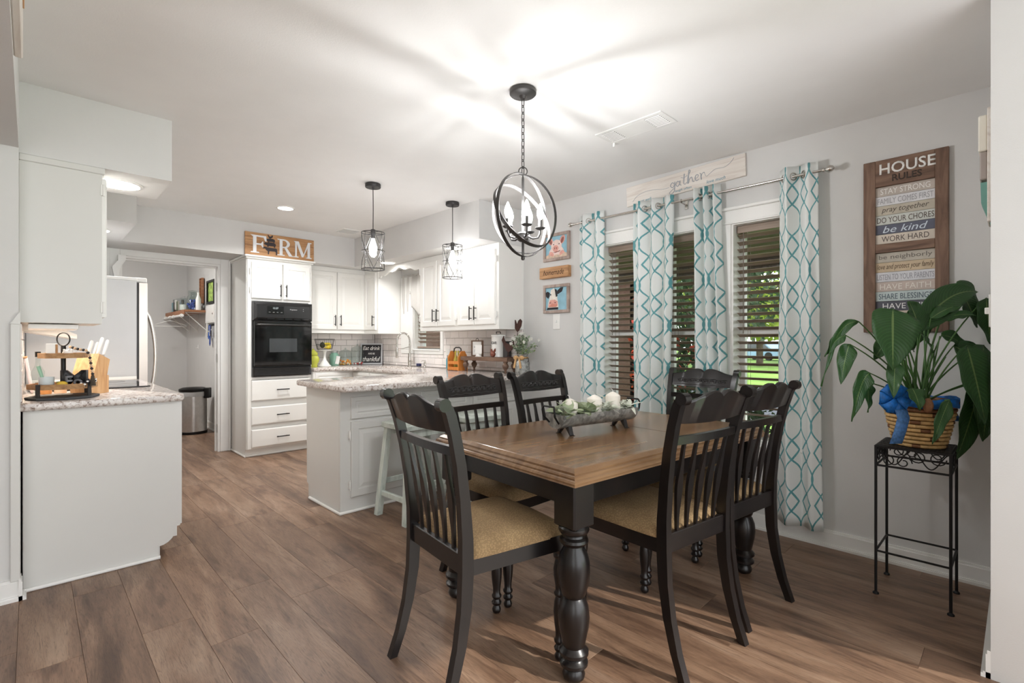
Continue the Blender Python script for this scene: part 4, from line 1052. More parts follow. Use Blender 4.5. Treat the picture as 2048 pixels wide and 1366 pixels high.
def curtain(label, top, bot, n, amp, ph, zb=.115, unf=None, u0=0, flat=0):
    """top / bot = (y left, y right) as seen; n folds"""
    t = thing('curtain', label, 'curtain', (0, 0, 0), group='teal and white curtain panels')
    bm = bmesh.new(); uvl = bm.loops.layers.uv.new('UVMap'); NS, NZ = 12 * n + 8, 40; zt = ZR + .06
    V = []
    wt = abs(top[0] - top[1]); W = unf or wt * 1.9
    for j in range(NZ + 1):
        q = j / NZ; z = zt + (zb - zt) * q; row = []
        l = top[0] + (bot[0] - top[0]) * q ** 1.2; r = top[1] + (bot[1] - top[1]) * q ** 1.2
        for i in range(NS + 1):
            s = i / NS; a = 2 * PI * n * s + ph
            am = amp * (1 - flat * max(0, (s - .62) / .38)) * (1 + .15 * math.sin(7 * q + s * 5))
            sw = s + .05 / n * math.sin(2 * a) * .6 * (1 - flat * (s > .7))
            row.append((bm.verts.new((XR + am * math.sin(a + .5 * math.sin(3 * q + s * 3) * q) + .004 * math.sin(z * 9 + s * 20), l + (r - l) * sw, z + .004 * math.sin(a) * (1 - q))), (u0 + s * W, z)))
        V.append(row)
    for a, b in zip(V, V[1:]):
        for i in range(NS):
            f = bm.faces.new((a[i][0], a[i + 1][0], b[i + 1][0], b[i][0]))
            for lp, uvc in zip(f.loops, (a[i][1], a[i + 1][1], b[i + 1][1], b[i][1])): lp[uvl].uv = uvc
    o = obj('cloth', bm, CURT, t, smooth=180, recalc=False); md = o.modifiers.new('thick', 'SOLIDIFY'); md.thickness = .0016; md.offset = 0
    for k in range(2 * n):
        s = (k + .5 - ph / PI) / (2 * n) if ph else (k + .0) / (2 * n)
        s = ((k * PI - ph) / (2 * PI * n))
        if 0.02 < s < .98:
            y = top[0] + (top[1] - top[0]) * s
            obj('grommet', torus(bmesh.new(), (0, 0, 0), .021, .0042, 'y', 20, 6), CHROME, t, (XR, y, ZR), (0, 0, R(40 if k % 2 else -40)))
    return t
curtain('teal and white curtain panel nearest the kitchen pictures', (2.575, 2.325), (2.56, 2.30), 2, .034, .6, unf=.42)
curtain('teal and white curtain panel second from the kitchen, below the gather sign', (2.055, 1.72), (2.05, 1.76), 3, .036, .3, unf=.62, u0=.07)
curtain('teal and white curtain panel flaring at the bottom behind the far chair', (1.585, 1.395), (1.57, 1.30), 3, .040, .9, unf=.55, u0=.2)
curtain('teal and white curtain panel nearest the plant stand', (1.035, .822), (1.05, .795), 2, .034, 1.2, zb=.10, unf=.52, u0=.1, flat=.75)
t = thing('curtain_rod', 'satin metal curtain rod with ball finials above the windows', 'curtain rod', (XR, 0, ZR))
obj('pole', tube(bmesh.new(), [(0, .80, 0), (0, 2.61, 0)], .0085, 10), CHROME, t, smooth=60)
for y, s in ((.80, -1), (2.61, 1)):
    bm = bmesh.new(); lathe(bm, [(.0085, 0), (.0125, .004), (.0125, .012), (.008, .016), (.012, .022), (.019, .034), (.020, .042), (.016, .054), (.006, .062), (0, .063)], 16); obj('finial', xf(bm, Matrix.Rotation(R(-90 * s), 4, 'X')), CHROME, t, (0, y, 0), smooth=60)
for y in (.89, 1.66, 2.53):
    bm = bmesh.new(); tube(bm, [(0, y, -.012), (.05, y, -.014), (XW - XR - .004, y, -.014)], .005, 6); box(bm, XW - XR - .006, XW - XR, y - .012, y + .012, -.045, .02, .002); torus(bm, (0, y, 0), .0115, .003, 'y', 14, 6); obj('bracket', bm, CHROME, t)
# sink window cafe curtain
t = thing('window_valance_curtain', 'white gathered fabric valance tied up at the sink window', 'curtain', (0, 0, 0))
CLO = M('linen_white', (222, 219, 215), .85, var=.03, trans=.25)
bm = bmesh.new(); V = []; NS, NZ = 60, 16
for j in range(NZ + 1):
    q = j / NZ; row = []
    for i in range(NS + 1):
        s = i / NS; y = 5.40 - s * .80; c = abs(((s * 2) % 1) - .5) * 2
        zb = 1.60 - .10 * c ** 2 + .02 * math.cos(s * 23)
        z = 2.02 + (zb - 2.02) * q
        row.append(bm.verts.new((XW - .012 - .012 * math.sin(s * 46 + q * (1.5 - 3 * c)) * (1 - .4 * q) - .012 * math.sin(q * PI), y, z)))
    V.append(row)
for a, b in zip(V, V[1:]):
    for i in range(NS): bm.faces.new((a[i], a[i + 1], b[i + 1], b[i]))
o = obj('fabric', bm, CLO, t, smooth=180); md = o.modifiers.new('thick', 'SOLIDIFY'); md.thickness = .002
for yy in (5.20, 4.80): obj('tie', torus(bmesh.new(), (XW - .028, yy, 1.80), .012, .005, 'y', 12, 6), CLO, t)
obj('rod', tube(bmesh.new(), [(XW - .014, 5.42, 2.012), (XW - .014, 4.58, 2.012)], .005, 6), WHITE, t)
# ================================================================== SIGNS AND PICTURES
PINE = wood('honey_pine', [(148, 104, 68), (186, 140, 96), (202, 158, 114)], (3, 30, 30), .6)
PINEL = wood('whitewash_pine', [(206, 194, 184), (226, 219, 211), (234, 229, 223)], (2, 30, 30), .7)
RUST = wood('rustic_brown', [(82, 62, 51), (118, 91, 75), (142, 114, 96)], (25, 25, 3), .65)
RUSTH = wood('rustic_brown_h', [(82, 62, 51), (118, 91, 75), (142, 114, 96)], (3, 25, 25), .65)
GFRAME = wood('grey_barn_frame', [(140, 122, 112), (172, 154, 144), (188, 172, 162)], (14, 14, 5), .7)
PWHITE = M('letter_white_tin', (232, 234, 238), .4, .15, var=.04); ANIM = M('animal_black', (52, 46, 50), .6, var=.2)
def signplanks(t, w, z0, z1, n, mat, th=.016, y=0):
    h = (z1 - z0) / n
    for k in range(n): obj('board', B(0, w, y - th, y, z0 + k * h + .0006, z0 + (k + 1) * h - .0006, .0012), mat, t)
# FARM
t = thing('farm_sign', 'wooden FARM sign with stacked animals above the oven cabinet', 'sign', (1.583, 5.588, 2.0985)); w, h = .712, .245
signplanks(t, w, 0, h, 3, PINE)
def serifF(bm, x, z, s, y0, y1):
    n_ = [0]
    def q(p): n_[0] += 1; prism(bm, [(x + a * s, z + b * s) for a, b in p], y0 - n_[0] * 1.2e-4, y1)
    q([(.16, .05), (.34, .05), (.34, .95), (.16, .95)]); q([(.02, 0), (.50, 0), (.46, .06), (.06, .06)]); q([(.02, 1), (.16, .93), (.3, 1)])
    q([(.10, 1), (.86, 1), (.88, .70), (.80, .70), (.72, .90), (.1, .93)]); q([(.3, .55), (.58, .55), (.66, .68), (.70, .68), (.70, .34), (.66, .34), (.58, .46), (.3, .46)])
def serifR(bm, x, z, s, y0, y1):
    n_ = [0]
    def q(p): n_[0] += 1; prism(bm, [(x + a * s, z + b * s) for a, b in p], y0 - n_[0] * 1.2e-4, y1)
    q([(.14, .05), (.31, .05), (.31, .97), (.14, .97)]); q([(.0, 0), (.45, 0), (.42, .06), (.03, .06)]); q([(0, 1), (.31, 1), (.31, .94), (.04, .94)])
    for k in range(12):
        a0, a1 = R(90 - 15 * k), R(90 - 15 * (k + 1))
        q([(.38 + .36 * math.cos(a0), .735 + .265 * math.sin(a0)), (.38 + .36 * math.cos(a1), .735 + .265 * math.sin(a1)), (.38 + .19 * math.cos(a1), .735 + .19 * math.sin(a1)), (.38 + .19 * math.cos(a0), .735 + .19 * math.sin(a0))])
    q([(.28, 1), (.40, 1), (.40, .92), (.28, .92)]); q([(.28, .55), (.40, .55), (.40, .47), (.28, .47)]); q([(.38, .52), (.56, .50), (.86, .06), (.96, .02), (.96, 0), (.68, 0)])
def serifM(bm, x, z, s, y0, y1):
    n_ = [0]
    def q(p): n_[0] += 1; prism(bm, [(x + a * s, z + b * s) for a, b in p], y0 - n_[0] * 1.2e-4, y1)
    q([(.10, .05), (.20, .05), (.20, .95), (.10, .95)]); q([(0, 0), (.32, 0), (.30, .06), (.02, .06)]); q([(.02, 1), (.26, 1), (.22, .90), (.08, .94)])
    q([(.14, 1), (.32, 1), (.62, .22), (.54, .05), (.50, .05)]); q([(.54, .05), (.62, .22), (.90, 1), (.98, 1), (.98, .92), (.60, .05)])
    q([(.86, .05), (1.02, .05), (1.02, .95), (.86, .95)]); q([(.76, 0), (1.12, 0), (1.10, .06), (.78, .06)]); q([(.88, 1), (1.12, 1), (1.10, .94), (.9, .94)])
for f, x, s in ((serifF, .045, .185), (serifR, .315, .178), (serifM, .485, .178)):
    bm = bmesh.new(); f(bm, x, .032, s, -.022, -.0165); obj('letter', bm, PWHITE, t)
def silh(pts, x, z, sx, sz): 
    bm = bmesh.new(); prism(bm, [(x + a * sx, z + b * sz) for a, b in pts], -.019, -.0163); return obj('animal_silhouette', bm, ANIM, t)
COW = [(0, .78), (.1, .9), (.06, 1.0), (.14, .93), (.22, .97), (.3, .9), (.9, .88), (.97, .8), (1, .3), (.96, .0), (.9, .0), (.9, .35), (.84, .45), (.46, .42), (.42, 0), (.36, 0), (.35, .4), (.26, .5), (.18, .72), (.06, .70)]
PIG = [(0, .55), (.06, .75), (.12, .98), (.2, .85), (.4, 1), (.8, .98), (.95, .8), (1, .5), (.94, .3), (.92, 0), (.84, 0), (.82, .25), (.4, .22), (.36, 0), (.28, 0), (.26, .3), (.12, .4)]
HEN = [(0, .9), (.1, 1), (.2, .98), (.24, .7), (.4, .55), (.65, .62), (.8, .95), (1, .9), (.95, .45), (.7, .12), (.56, .08), (.56, 0), (.44, 0), (.42, .08), (.2, .25), (.1, .6)]
silh(COW, .168, .030, .150, .080); silh(PIG, .182, .108, .122, .050); silh(PIG, .195, .157, .10, .042); silh(HEN, .218, .198, .055, .040)
# gather
t = thing('gather_sign', 'whitewashed gather sign board above the curtain rod', 'sign', (XW, 2.142, 2.248), rot=(R(0), 0, 0))
t.rotation_euler = (Matrix.Rotation(R(-90), 3, 'Z') @ Matrix.Rotation(R(-2.0), 3, 'Y')).to_euler()
w, h = .895, .150; signplanks(t, w, 0, h, 1, PINEL, .018)
SIL = M('script_silver', (160, 163, 168), .5, 0, var=.05); BLU = M('script_teal', (104, 150, 166), .6)
y = -.0182; bm = bmesh.new(); k = .0028
stroke(bm, [(.40, .075), (.385, .088), (.37, .07), (.385, .052), (.402, .07), (.405, .09), (.402, .05), (.395, .02), (.372, .008), (.362, .022), (.40, .046)], [k, k, k, k, k, k, k * 1.3, k, k * .6, k * .6, k * .5], y)          # g
stroke(bm, [(.44, .078), (.425, .088), (.412, .068), (.425, .052), (.442, .07), (.444, .088), (.442, .062), (.455, .052)], k, y)  # a
stroke(bm, [(.478, .128), (.474, .09), (.472, .062), (.482, .052), (.495, .064)], [k * 1.4, k * 1.4, k, k * .8, k * .5], y); stroke(bm, [(.452, .108), (.475, .100), (.50, .112)], k * .6, y)  # t
stroke(bm, [(.50, .05), (.505, .10), (.522, .135), (.512, .14), (.508, .09), (.506, .052), (.515, .078), (.53, .09), (.536, .07), (.54, .055), (.552, .058)], [k, k * 1.4, k, k, k * 1.5, k, k * .7, k, k, k * .7, k * .5], y)  # h
stroke(bm, [(.555, .07), (.575, .078), (.578, .092), (.564, .094), (.556, .072), (.566, .055), (.585, .062)], [k * .6, k * .6, k, k, k * 1.2, k, k * .5], y)  # e
stroke(bm, [(.590, .100), (.598, .094), (.599, .075), (.601, .052)], [k * .6, k, k * 1.3, k * 1.2], y); stroke(bm, [(.601, .076), (.608, .094), (.620, .098), (.624, .092)], [k * .5, k * .7, k, k], y)  # r
obj('script_word', bm, SIL, t)
bm = bmesh.new(); stroke(bm, [(.36, .06), (.30, .062), (.22, .078), (.15, .078), (.09, .06), (.055, .028)], .0011, y); stroke(bm, [(.624, .092), (.636, .066), (.66, .078), (.70, .098), (.76, .094), (.80, .112), (.825, .138)], .0011, y); obj('flourish', bm, SIL, t)
text('eat well', BLU, t, .165, .018, y, w=.095, h=.022, shear=.25, ext=.0008); text('laugh often', BLU, t, .465, .020, y, w=.125, h=.020, shear=.25, ext=.0008); text('love much', BLU, t, .70, .026, y, w=.13, h=.022, shear=.25, ext=.0008)
# house rules
t = thing('house_rules_sign', 'tall brown shutter-style HOUSE RULES sign above the plant', 'sign', (XW, .612, 1.25), -90); w, H = .358, .938
obj('stile', B(0, .054, -.024, 0, 0, H, .002), RUST, t); obj('stile', B(w - .054, w, -.024, 0, 0, H, .002), RUST, t)
obj('rail', B(.054, w - .054, -.023, 0, H - .145, H, .002), RUSTH, t); obj('rail', B(.054, w - .054, -.023, 0, .432, .48, .002), RUSTH, t); obj('rail', B(.054, w - .054, -.023, 0, 0, .062, .002), RUSTH, t)
DKP = M('print_dark', (66, 54, 48), .7)
text('HOUSE', WHITEP, t, .19, H - .052, -.0232, w=.235, h=.058, bold=.015); text('RULES', DKP, t, .19, H - .107, -.0232, w=.125, h=.036, bold=.02)
SL = [('STAY STRONG', (192, 182, 173), (242, 240, 236), 0, .21), ('FAMILY COMES FIRST', (224, 224, 227), (164, 164, 168), 0, .235), ('pray together', (196, 188, 172), (92, 84, 76), .25, .20), ('DO YOUR CHORES', (208, 211, 206), (92, 82, 74), 0, .24), ('be kind', (100, 103, 118), (214, 226, 236), .3, .19), ('WORK HARD', (216, 206, 193), (98, 88, 82), 0, .20)]
SL2 = [('be neighborly', (194, 187, 175), (116, 110, 103), 0, .225), ('love and protect your family', (208, 188, 160), (96, 80, 64), .3, .24), ('LISTEN TO YOUR PARENTS', (221, 221, 226), (160, 160, 168), 0, .24), ('HAVE FAITH', (202, 187, 178), (236, 230, 222), 0, .215), ('SHARE BLESSINGS', (197, 209, 209), (84, 100, 112), 0, .225), ('HAVE FUN', (92, 92, 102), (240, 240, 240), 0, .19), ('E V', (214, 202, 190), (120, 90, 80), 0, .06)]
def slats(L, ztop, hs):
    for k, (s, bgc, fc, sh, tw) in enumerate(L):
        z1 = ztop - k * hs; nm = 'sl%d_%d_%d' % bgc
        sl = obj('slat', xf(B(.050, w - .050, -.010, -.002, z1 - hs + .0012, z1, .001), Matrix.Identity(4)), M(nm, bgc, .75, var=.10, vs=18, rnd=True), t)
        text(s, M('ink%d_%d_%d' % fc, fc, .75), sl, .18, z1 - hs / 2, -.0102, w=tw, h=.030 if sh == 0 else .036, shear=sh, ext=.0006, bold=0)
slats(SL, H - .146, .0519); slats(SL2, .431, .0527)
# framed animal pictures
def framed(name, label, y, z, w, h):
    t = thing(name, label, 'picture', (XW, y, z), -90); f = .026
    for a in ((0, w, 0, f), (0, w, h - f, h)): obj('frame_rail', B(a[0], a[1], -.024, 0, a[2], a[3], .002), GFRAME, t)
    for a in ((0, f), (w - f, w)): obj('frame_stile', B(a[0], a[1], -.0235, 0, f, h - f, .002), GFRAME, t)
    cv = obj('print', B(f - .004, w - f + .004, -.012, -.004, f - .004, h - f + .004), M('sky_blue_canvas', (146, 188, 204), .8, var=.12, vs=14), t)
    return t, cv
def blob(parent, cx, cz, rx, rz, mat, y, ang=0, n=22, sq=2.0, name='painted_shape'):
    bm = bmesh.new(); pl = []
    for k in range(n):
        a = 2 * PI * k / n; c, s = math.cos(a), math.sin(a)
        px = rx * (abs(c) ** (2 / sq)) * (1 if c >= 0 else -1); pz = rz * (abs(s) ** (2 / sq)) * (1 if s >= 0 else -1)
        pl.append((cx + px * math.cos(ang) - pz * math.sin(ang), cz + px * math.sin(ang) + pz * math.cos(ang)))
    prism(bm, pl, y - .0006, y); return obj(name, bm, mat, parent)
def poly(parent, pts, mat, y, name='painted_shape'):
    bm = bmesh.new(); prism(bm, pts, y - .0006, y); return obj(name, bm, mat, parent)
PK = M('pig_pink', (238, 214, 206), .8, var=.08, vs=40); PK2 = M('pig_rose', (222, 164, 152), .8, var=.12, vs=50); PK3 = M('pig_dark', (150, 92, 84), .8); STRAW = M('straw_print', (214, 190, 168), .8, var=.2, vs=40); INK = M('print_black', (44, 42, 46), .8)
t, cv = framed('pig_picture', 'framed pig portrait on a blue background', 3.018, 1.918, .302, .243); y = -.0121
c = blob(cv, .15, .075, .085, .055, PK, y); blob(cv, .09, .05, .03, .035, PK2, y - .0007, .4); blob(cv, .215, .05, .03, .035, PK2, y - .0007, -.4)
poly(cv, [(.024, .024), (.278, .024), (.278, .05), (.25, .065), (.2, .045), (.15, .055), (.1, .04), (.06, .062), (.024, .05)], STRAW, y - .0009)
blob(cv, .15, .125, .062, .06, PK, y - .0012)
for s in (-1, 1):
    blob(cv, .15 + s * .068, .178, .026, .040, PK2, y - .0008, -s * .5); blob(cv, .15 + s * .068, .174, .014, .028, PK3, y - .0016, -s * .5); blob(cv, .15 + s * .032, .145, .006, .005, INK, y - .002)
blob(cv, .142, .108, .034, .030, PK2, y - .002)
for s in (-1, 1): blob(cv, .142 + s * .011, .11, .005, .009, PK3, y - .0027)
poly(cv, [(.11, .078), (.14, .07), (.19, .078), (.2, .09), (.19, .086), (.14, .078)], PK3, y - .0025)
t, cv = framed('cow_picture', 'framed cow portrait on a blue background', 3.018, 1.455, .298, .252)
CW = M('cow_white', (232, 224, 214), .8, var=.08, vs=40)
poly(cv, [(.035, .03), (.17, .03), (.17, .06), (.12, .09), (.06, .075)], INK, y); poly(cv, [(.05, .05), (.175, .05), (.165, .11), (.15, .19), (.12, .222), (.085, .205), (.075, .15), (.055, .09)], CW, y - .0008)
poly(cv, [(.056, .06), (.165, .06), (.165, .10), (.13, .12), (.075, .115)], PK2, y - .0016); poly(cv, [(.06, .055), (.15, .052), (.165, .075), (.1, .085)], M('cow_nose', (212, 140, 122), .8), y - .0023)
for s in (-1, 1): blob(cv, .108 + s * .03, .092, .008, .006, PK3, y - .003)
poly(cv, [(.07, .15), (.055, .13), (.03, .15), (.024, .185), (.05, .195), (.075, .18)], INK, y - .0016); poly(cv, [(.148, .17), (.17, .165), (.215, .185), (.23, .222), (.2, .222), (.165, .2)], INK, y - .0016)
poly(cv, [(.145, .14), (.165, .15), (.155, .205), (.13, .215)], INK, y - .0017); blob(cv, .085, .165, .006, .008, INK, y - .0024)
# homemade block
t = thing('homemade_block', 'small wooden homemade block sign between pig and cow pictures', 'sign', (XW, 3.042, 1.764), -90)
obj('block', B(0, .332, -.045, 0, 0, .098, .002), PINE, t); text('homemade', M('burnt_ink', (70, 48, 34), .8), t, .166, .05, -.0452, w=.24, h=.048, shear=.35)
# wall plates
t = thing('light_switch', 'white light switch plate below the cow picture', 'switch', (XW, 2.915, 1.31), -90)
obj('plate', B(0, .08, -.006, 0, 0, .135, .002), WHITE, t); obj('toggle', B(.034, .046, -.016, -.006, .058, .082, .002), WHITE, t)
t = thing('outlet_plate', 'white outlet plate on the tiles right of the sink window', 'outlet', (XW - .010, 4.50, 1.0), -90)
obj('plate', B(0, .075, -.006, 0, 0, .12, .002), WHITE, t)
for z in (.035, .085): obj('socket', B(.022, .053, -.009, -.006, z - .014, z + .014, .003), WHITE, t)
t = thing('light_switch', 'white switch plate on the wall end in the right foreground', 'switch', (2.62, .075, 1.25), 180)
obj('plate', B(0, .12, -.007, 0, 0, .12, .002), WHITE, t); obj('toggle', B(.054, .066, -.02, -.007, .05, .074, .002), WHITE, t)
t = thing('wall_decor', 'cream and teal hanging plaque seen edge-on on the right wall end', 'wall decor', (2.78, .075, 1.63), 180)
obj('board', B(0, .14, -.016, 0, .03, .47, .003), PINEL, t); obj('cream_piece', B(.02, .12, -.042, -.016, .31, .45, .004), M('cream_paint', (232, 228, 216), .7), t); obj('grey_piece', B(.025, .115, -.038, -.016, .20, .31, .004), M('taupe_paint', (168, 158, 152), .7), t)
bm = bmesh.new(); prism(bm, [(-.016, .19), (-.036, .19), (-.034, .11), (-.001, 0.0), (-.001, .06), (-.016, .10)], .03, .11, 'x'); obj('teal_piece', bm, M('teal_paint', (112, 160, 150), .7, var=.15), t)
t = thing('wall_decor', 'wooden plaque on the header in the top left corner', 'wall decor', (LX, 1.35, 2.13), 90)
obj('board', B(0, .95, -.022, 0, 0, .27, .004), PINEL, t); obj('hanger', B(.1, .85, -.026, -.022, .12, .15, .001), PINE, t)

# ================================================================== PLANT STAND, BASKET AND PLANT
IRON = M('stand_iron', (34, 33, 34), .5, .5, var=.1)
SX0, SX1, SY0, SY1, SZ = 2.885, 3.160, .214, .482, .705
t = thing('plant_stand', 'black wrought iron plant stand by the wall', 'plant stand', (0, 0, 0))
for x in (SX0, SX1):
    for y in (SY0, SY1):
        bm = bmesh.new(); tube(bm, [(x, y, .006), (x, y, SZ)], .006, 8); lathe(bm, [(.013, 0), (.013, .006), (.006, .012)], 12, (x, y, 0)); obj('leg', bm, IRON, t, smooth=50)
def rails(z, r=.005):
    bm = bmesh.new()
    for a, b in (((SX0, SY0), (SX1, SY0)), ((SX1, SY0), (SX1, SY1)), ((SX1, SY1), (SX0, SY1)), ((SX0, SY1), (SX0, SY0))): tube(bm, [(*a, z), (*b, z)], r, 6)
    return bm
obj('rail', rails(SZ - .004, .006), IRON, t); obj('rail', rails(.612), IRON, t); obj('stretcher', rails(.205), IRON, t)
bm = bmesh.new(); n = 11
for k in range(n):
    x = SX0 + (SX1 - SX0) * k / (n - 1); y = SY0 + (SY1 - SY0) * k / (n - 1)
    box(bm, x - .007, x + .007, SY0, SY1, SZ - .002, SZ + .0005); box(bm, SX0, SX1, y - .007, y + .007, SZ - .004, SZ - .0015)
obj('lattice_top', bm, IRON, t)
def scroll(fx):
    bm = bmesh.new()
    def spiral(cu, cz, r, a0, turns, d):
        return [fx(cu + r * (1 - .75 * k / 20) * math.cos(a0 + d * 2 * PI * turns * k / 20), cz + r * (1 - .75 * k / 20) * math.sin(a0 + d * 2 * PI * turns * k / 20)) for k in range(21)]
    for cu, cz, a0, d in ((.045, .675, PI, 1), (.112, .675, 0, -1), (.165, .64, PI, -1), (.225, .64, 0, 1)): tube(bm, spiral(cu, cz, .032, a0, 1.3, d), .0028, 5)
    tube(bm, [fx(u, .662 + .038 * math.cos(u * 2 * PI / .134)) for u in [k * .268 / 40 for k in range(41)]], .0028, 5)
    return bm
L = SX1 - SX0
obj('scrollwork', scroll(lambda u, z: (SX0 + u * L / .27, SY0, z)), IRON, t); obj('scrollwork', scroll(lambda u, z: (SX0 + u * L / .27, SY1, z)), IRON, t)
obj('scrollwork', scroll(lambda u, z: (SX0, SY0 + u * (SY1 - SY0) / .27, z)), IRON, t); obj('scrollwork', scroll(lambda u, z: (SX1, SY0 + u * (SY1 - SY0) / .27, z)), IRON, t)
BX, BY, BZ = 3.030, .338, SZ + .001
t = thing('woven_basket', 'woven wicker basket planter on the iron stand', 'basket', (BX, BY, BZ))
WICK = M('wicker_tan', (202, 164, 108), .55, var=.25, vs=25, rnd=True); WICKD = M('wicker_brown', (118, 76, 44), .6, var=.25, vs=30, rnd=True)
def brad(z): return .092 + .046 * (z / .215) ** .8
obj('liner', lathe(bmesh.new(), [(.09, 0), (brad(.1) - .008, .1), (brad(.2) - .008, .208), (brad(.2) - .014, .208), (.085, .17)], 32), WICKD, t, smooth=60)
strip = {}
rows = 11; nper = 20
for j in range(rows):
    z = .009 + j * .0187; r = brad(z)
    for k in range(nper):
        key = (j, )
        dk = j >= 9 or (k % 5 == j % 3 and j % 2 == 0)
        if (j, dk) not in strip:
            bm = bmesh.new(); half = PI / nper * 1.06; pts = [(r * math.cos(a) + (.0035 * math.cos(a * PI / 2 / half)) * 1, r * math.sin(a), 0) for a in [-half + 2 * half * q / 4 for q in range(5)]]
            tube(bm, pts, .0085, 6, flat=(1, .55)); me = bpy.data.meshes.new('strand'); bm.to_mesh(me); bm.free(); me.materials.append(WICKD if dk else WICK)
            for p in me.polygons: p.use_smooth = True
            strip[(j, dk)] = me
        share('strand', strip[(j, dk)], t, (0, 0, z), (0, 0, 2 * PI * (k + .5 * (j % 2)) / nper))
obj('rim', torus(bmesh.new(), (0, 0, .213), brad(.21), .0085, seg=40, s2=8), WICKD, t, smooth=80)
obj('soil', lathe(bmesh.new(), [(0, .19), (.13, .19), (.13, .186)], 24), M('potting_soil', (58, 42, 32), .95, var=.3, vs=60, bump=.6), t)
# plant
CAMR = Vector((math.sin(R(45.8)), -math.cos(R(45.8)), 0)); CAMF = Vector((math.cos(R(45.8)), math.sin(R(45.8)), 0))
PC = Vector((BX, BY, BZ))
def pp(r, u, f=0): return PC + CAMR * r + Vector((0, 0, u)) + CAMF * f      # right, up, away from the room
def lilymat():
    m, nt, b = newmat('lily_leaf')
    uv = nt.nodes.new('ShaderNodeUVMap'); sp = nt.nodes.new('ShaderNodeSeparateXYZ'); lk(nt, uv.outputs[0], sp.inputs[0])
    def mt(op, a, b_=None):
        n = nd(nt, 'ShaderNodeMath', operation=op)
        for i, v in enumerate((a, b_)):
            if v is None: continue
            if isinstance(v, (int, float)): n.inputs[i].default_value = v
            else: lk(nt, v, n.inputs[i])
        return n.outputs[0]
    ax = mt('ABSOLUTE', sp.outputs[0]); vein = mt('SINE', mt('MULTIPLY', mt('SUBTRACT', sp.outputs[1], mt('MULTIPLY', mt('POWER', ax, 1.5), .22)), 120.0))
    r = ramp(nt, vein, [(.0, lin((52, 90, 46))), (.8, lin((57, 97, 50))), (1, lin((66, 106, 57)))])
    mid = mt('LESS_THAN', ax, .045); mx = nd(nt, 'ShaderNodeMix', data_type='RGBA'); lk(nt, mid, mx.inputs[0]); lk(nt, r.outputs[0], mx.inputs[6]); mx.inputs[7].default_value = (*lin((122, 148, 90)), 1)
    lk(nt, mx.outputs[2], b.inputs['Base Color']); b.inputs['Roughness'].default_value = .3
    bp = nd(nt, 'ShaderNodeBump', i_Strength=.14, i_Distance=.003); lk(nt, vein, bp.inputs['Height']); lk(nt, bp.outputs[0], b.inputs['Normal'])
    t_ = nt.nodes.new('ShaderNodeBsdfTranslucent'); lk(nt, mx.outputs[2], t_.inputs[0]); ms = nd(nt, 'ShaderNodeMixShader', i_0=.15); lk(nt, b.outputs[0], ms.inputs[1]); lk(nt, t_.outputs[0], ms.inputs[2]); lk(nt, ms.outputs[0], nt.nodes['Material Output'].inputs[0])
    return m
LILY = lilymat(); STEM = M('lily_stem', (74, 112, 56), .5, var=.15)
t = thing('peace_lily', 'leafy green peace lily houseplant in the wicker basket', 'plant', (0, 0, 0))
rl = random.Random(11)
def lily(base, tip, width, bulge=(0, 0, 0), face=(0, 0, 0), root=None, twist=0, wav=.006):
    base, tip = Vector(base), Vector(tip); mid = (base + tip) / 2 + Vector(bulge)
    def bez(s): return base * (1 - s) ** 2 + mid * 2 * s * (1 - s) + tip * s * s
    bm = bmesh.new(); uvl = bm.loops.layers.uv.new('UVMap'); n = 16; m = 8; V = []; L = (tip - base).length
    fv = (-CAMF * 1.0 + Vector((0, 0, .55)) + Vector(face)).normalized()
    for k in range(n + 1):
        s = k / n; p = bez(s); tg = (bez(min(1, s + .03)) - bez(max(0, s - .03))).normalized()
        sd = tg.cross(fv).normalized(); nn = sd.cross(tg).normalized(); sd = (sd * math.cos(twist * s) + nn * math.sin(twist * s)); nn = sd.cross(tg)
        w = width / 2 * (math.sin(PI * s ** .75) ** .75 * (1 - .25 * s) + .02 if 0 < s < 1 else .012)
        row = []
        for i in range(m + 1):
            q = -1 + 2 * i / m
            v_ = p + sd * (q * w) + nn * (.22 * w * q * q - .03 * w + wav * math.sin(s * 14 + q * 3) * abs(q)); v_.y = max(v_.y, .088 + .01 * abs(q)); v_.x = min(v_.x, XW - .012)
            row.append((bm.verts.new(v_), (q, s)))
        V.append(row)
    for a, b in zip(V, V[1:]):
        for i in range(m):
            f = bm.faces.new((a[i][0], a[i + 1][0], b[i + 1][0], b[i][0]))
            for lp, c in zip(f.loops, (a[i][1], a[i + 1][1], b[i + 1][1], b[i][1])): lp[uvl].uv = c
    o = obj('leaf', bm, LILY, t, smooth=180, recalc=False); md = o.modifiers.new('thick', 'SOLIDIFY'); md.thickness = .0009
    r0 = Vector(root) if root else pp(rl.uniform(-.03, .03), .19, rl.uniform(-.03, .03))
    c = Vector(((r0.x + base.x) / 2, (r0.y + base.y) / 2, max(r0.z, base.z) * .62 + min(r0.z, base.z) * .38)) + (base - Vector((r0.x, r0.y, base.z))) * -.12
    pts = [r0 * (1 - s) ** 2 + c * 2 * s * (1 - s) + base * s * s for s in [q / 10 for q in range(11)]]
    obj('stalk', tube(bmesh.new(), pts, [.0052 - .0026 * q / 10 for q in range(11)], 6), STEM, o, smooth=80)
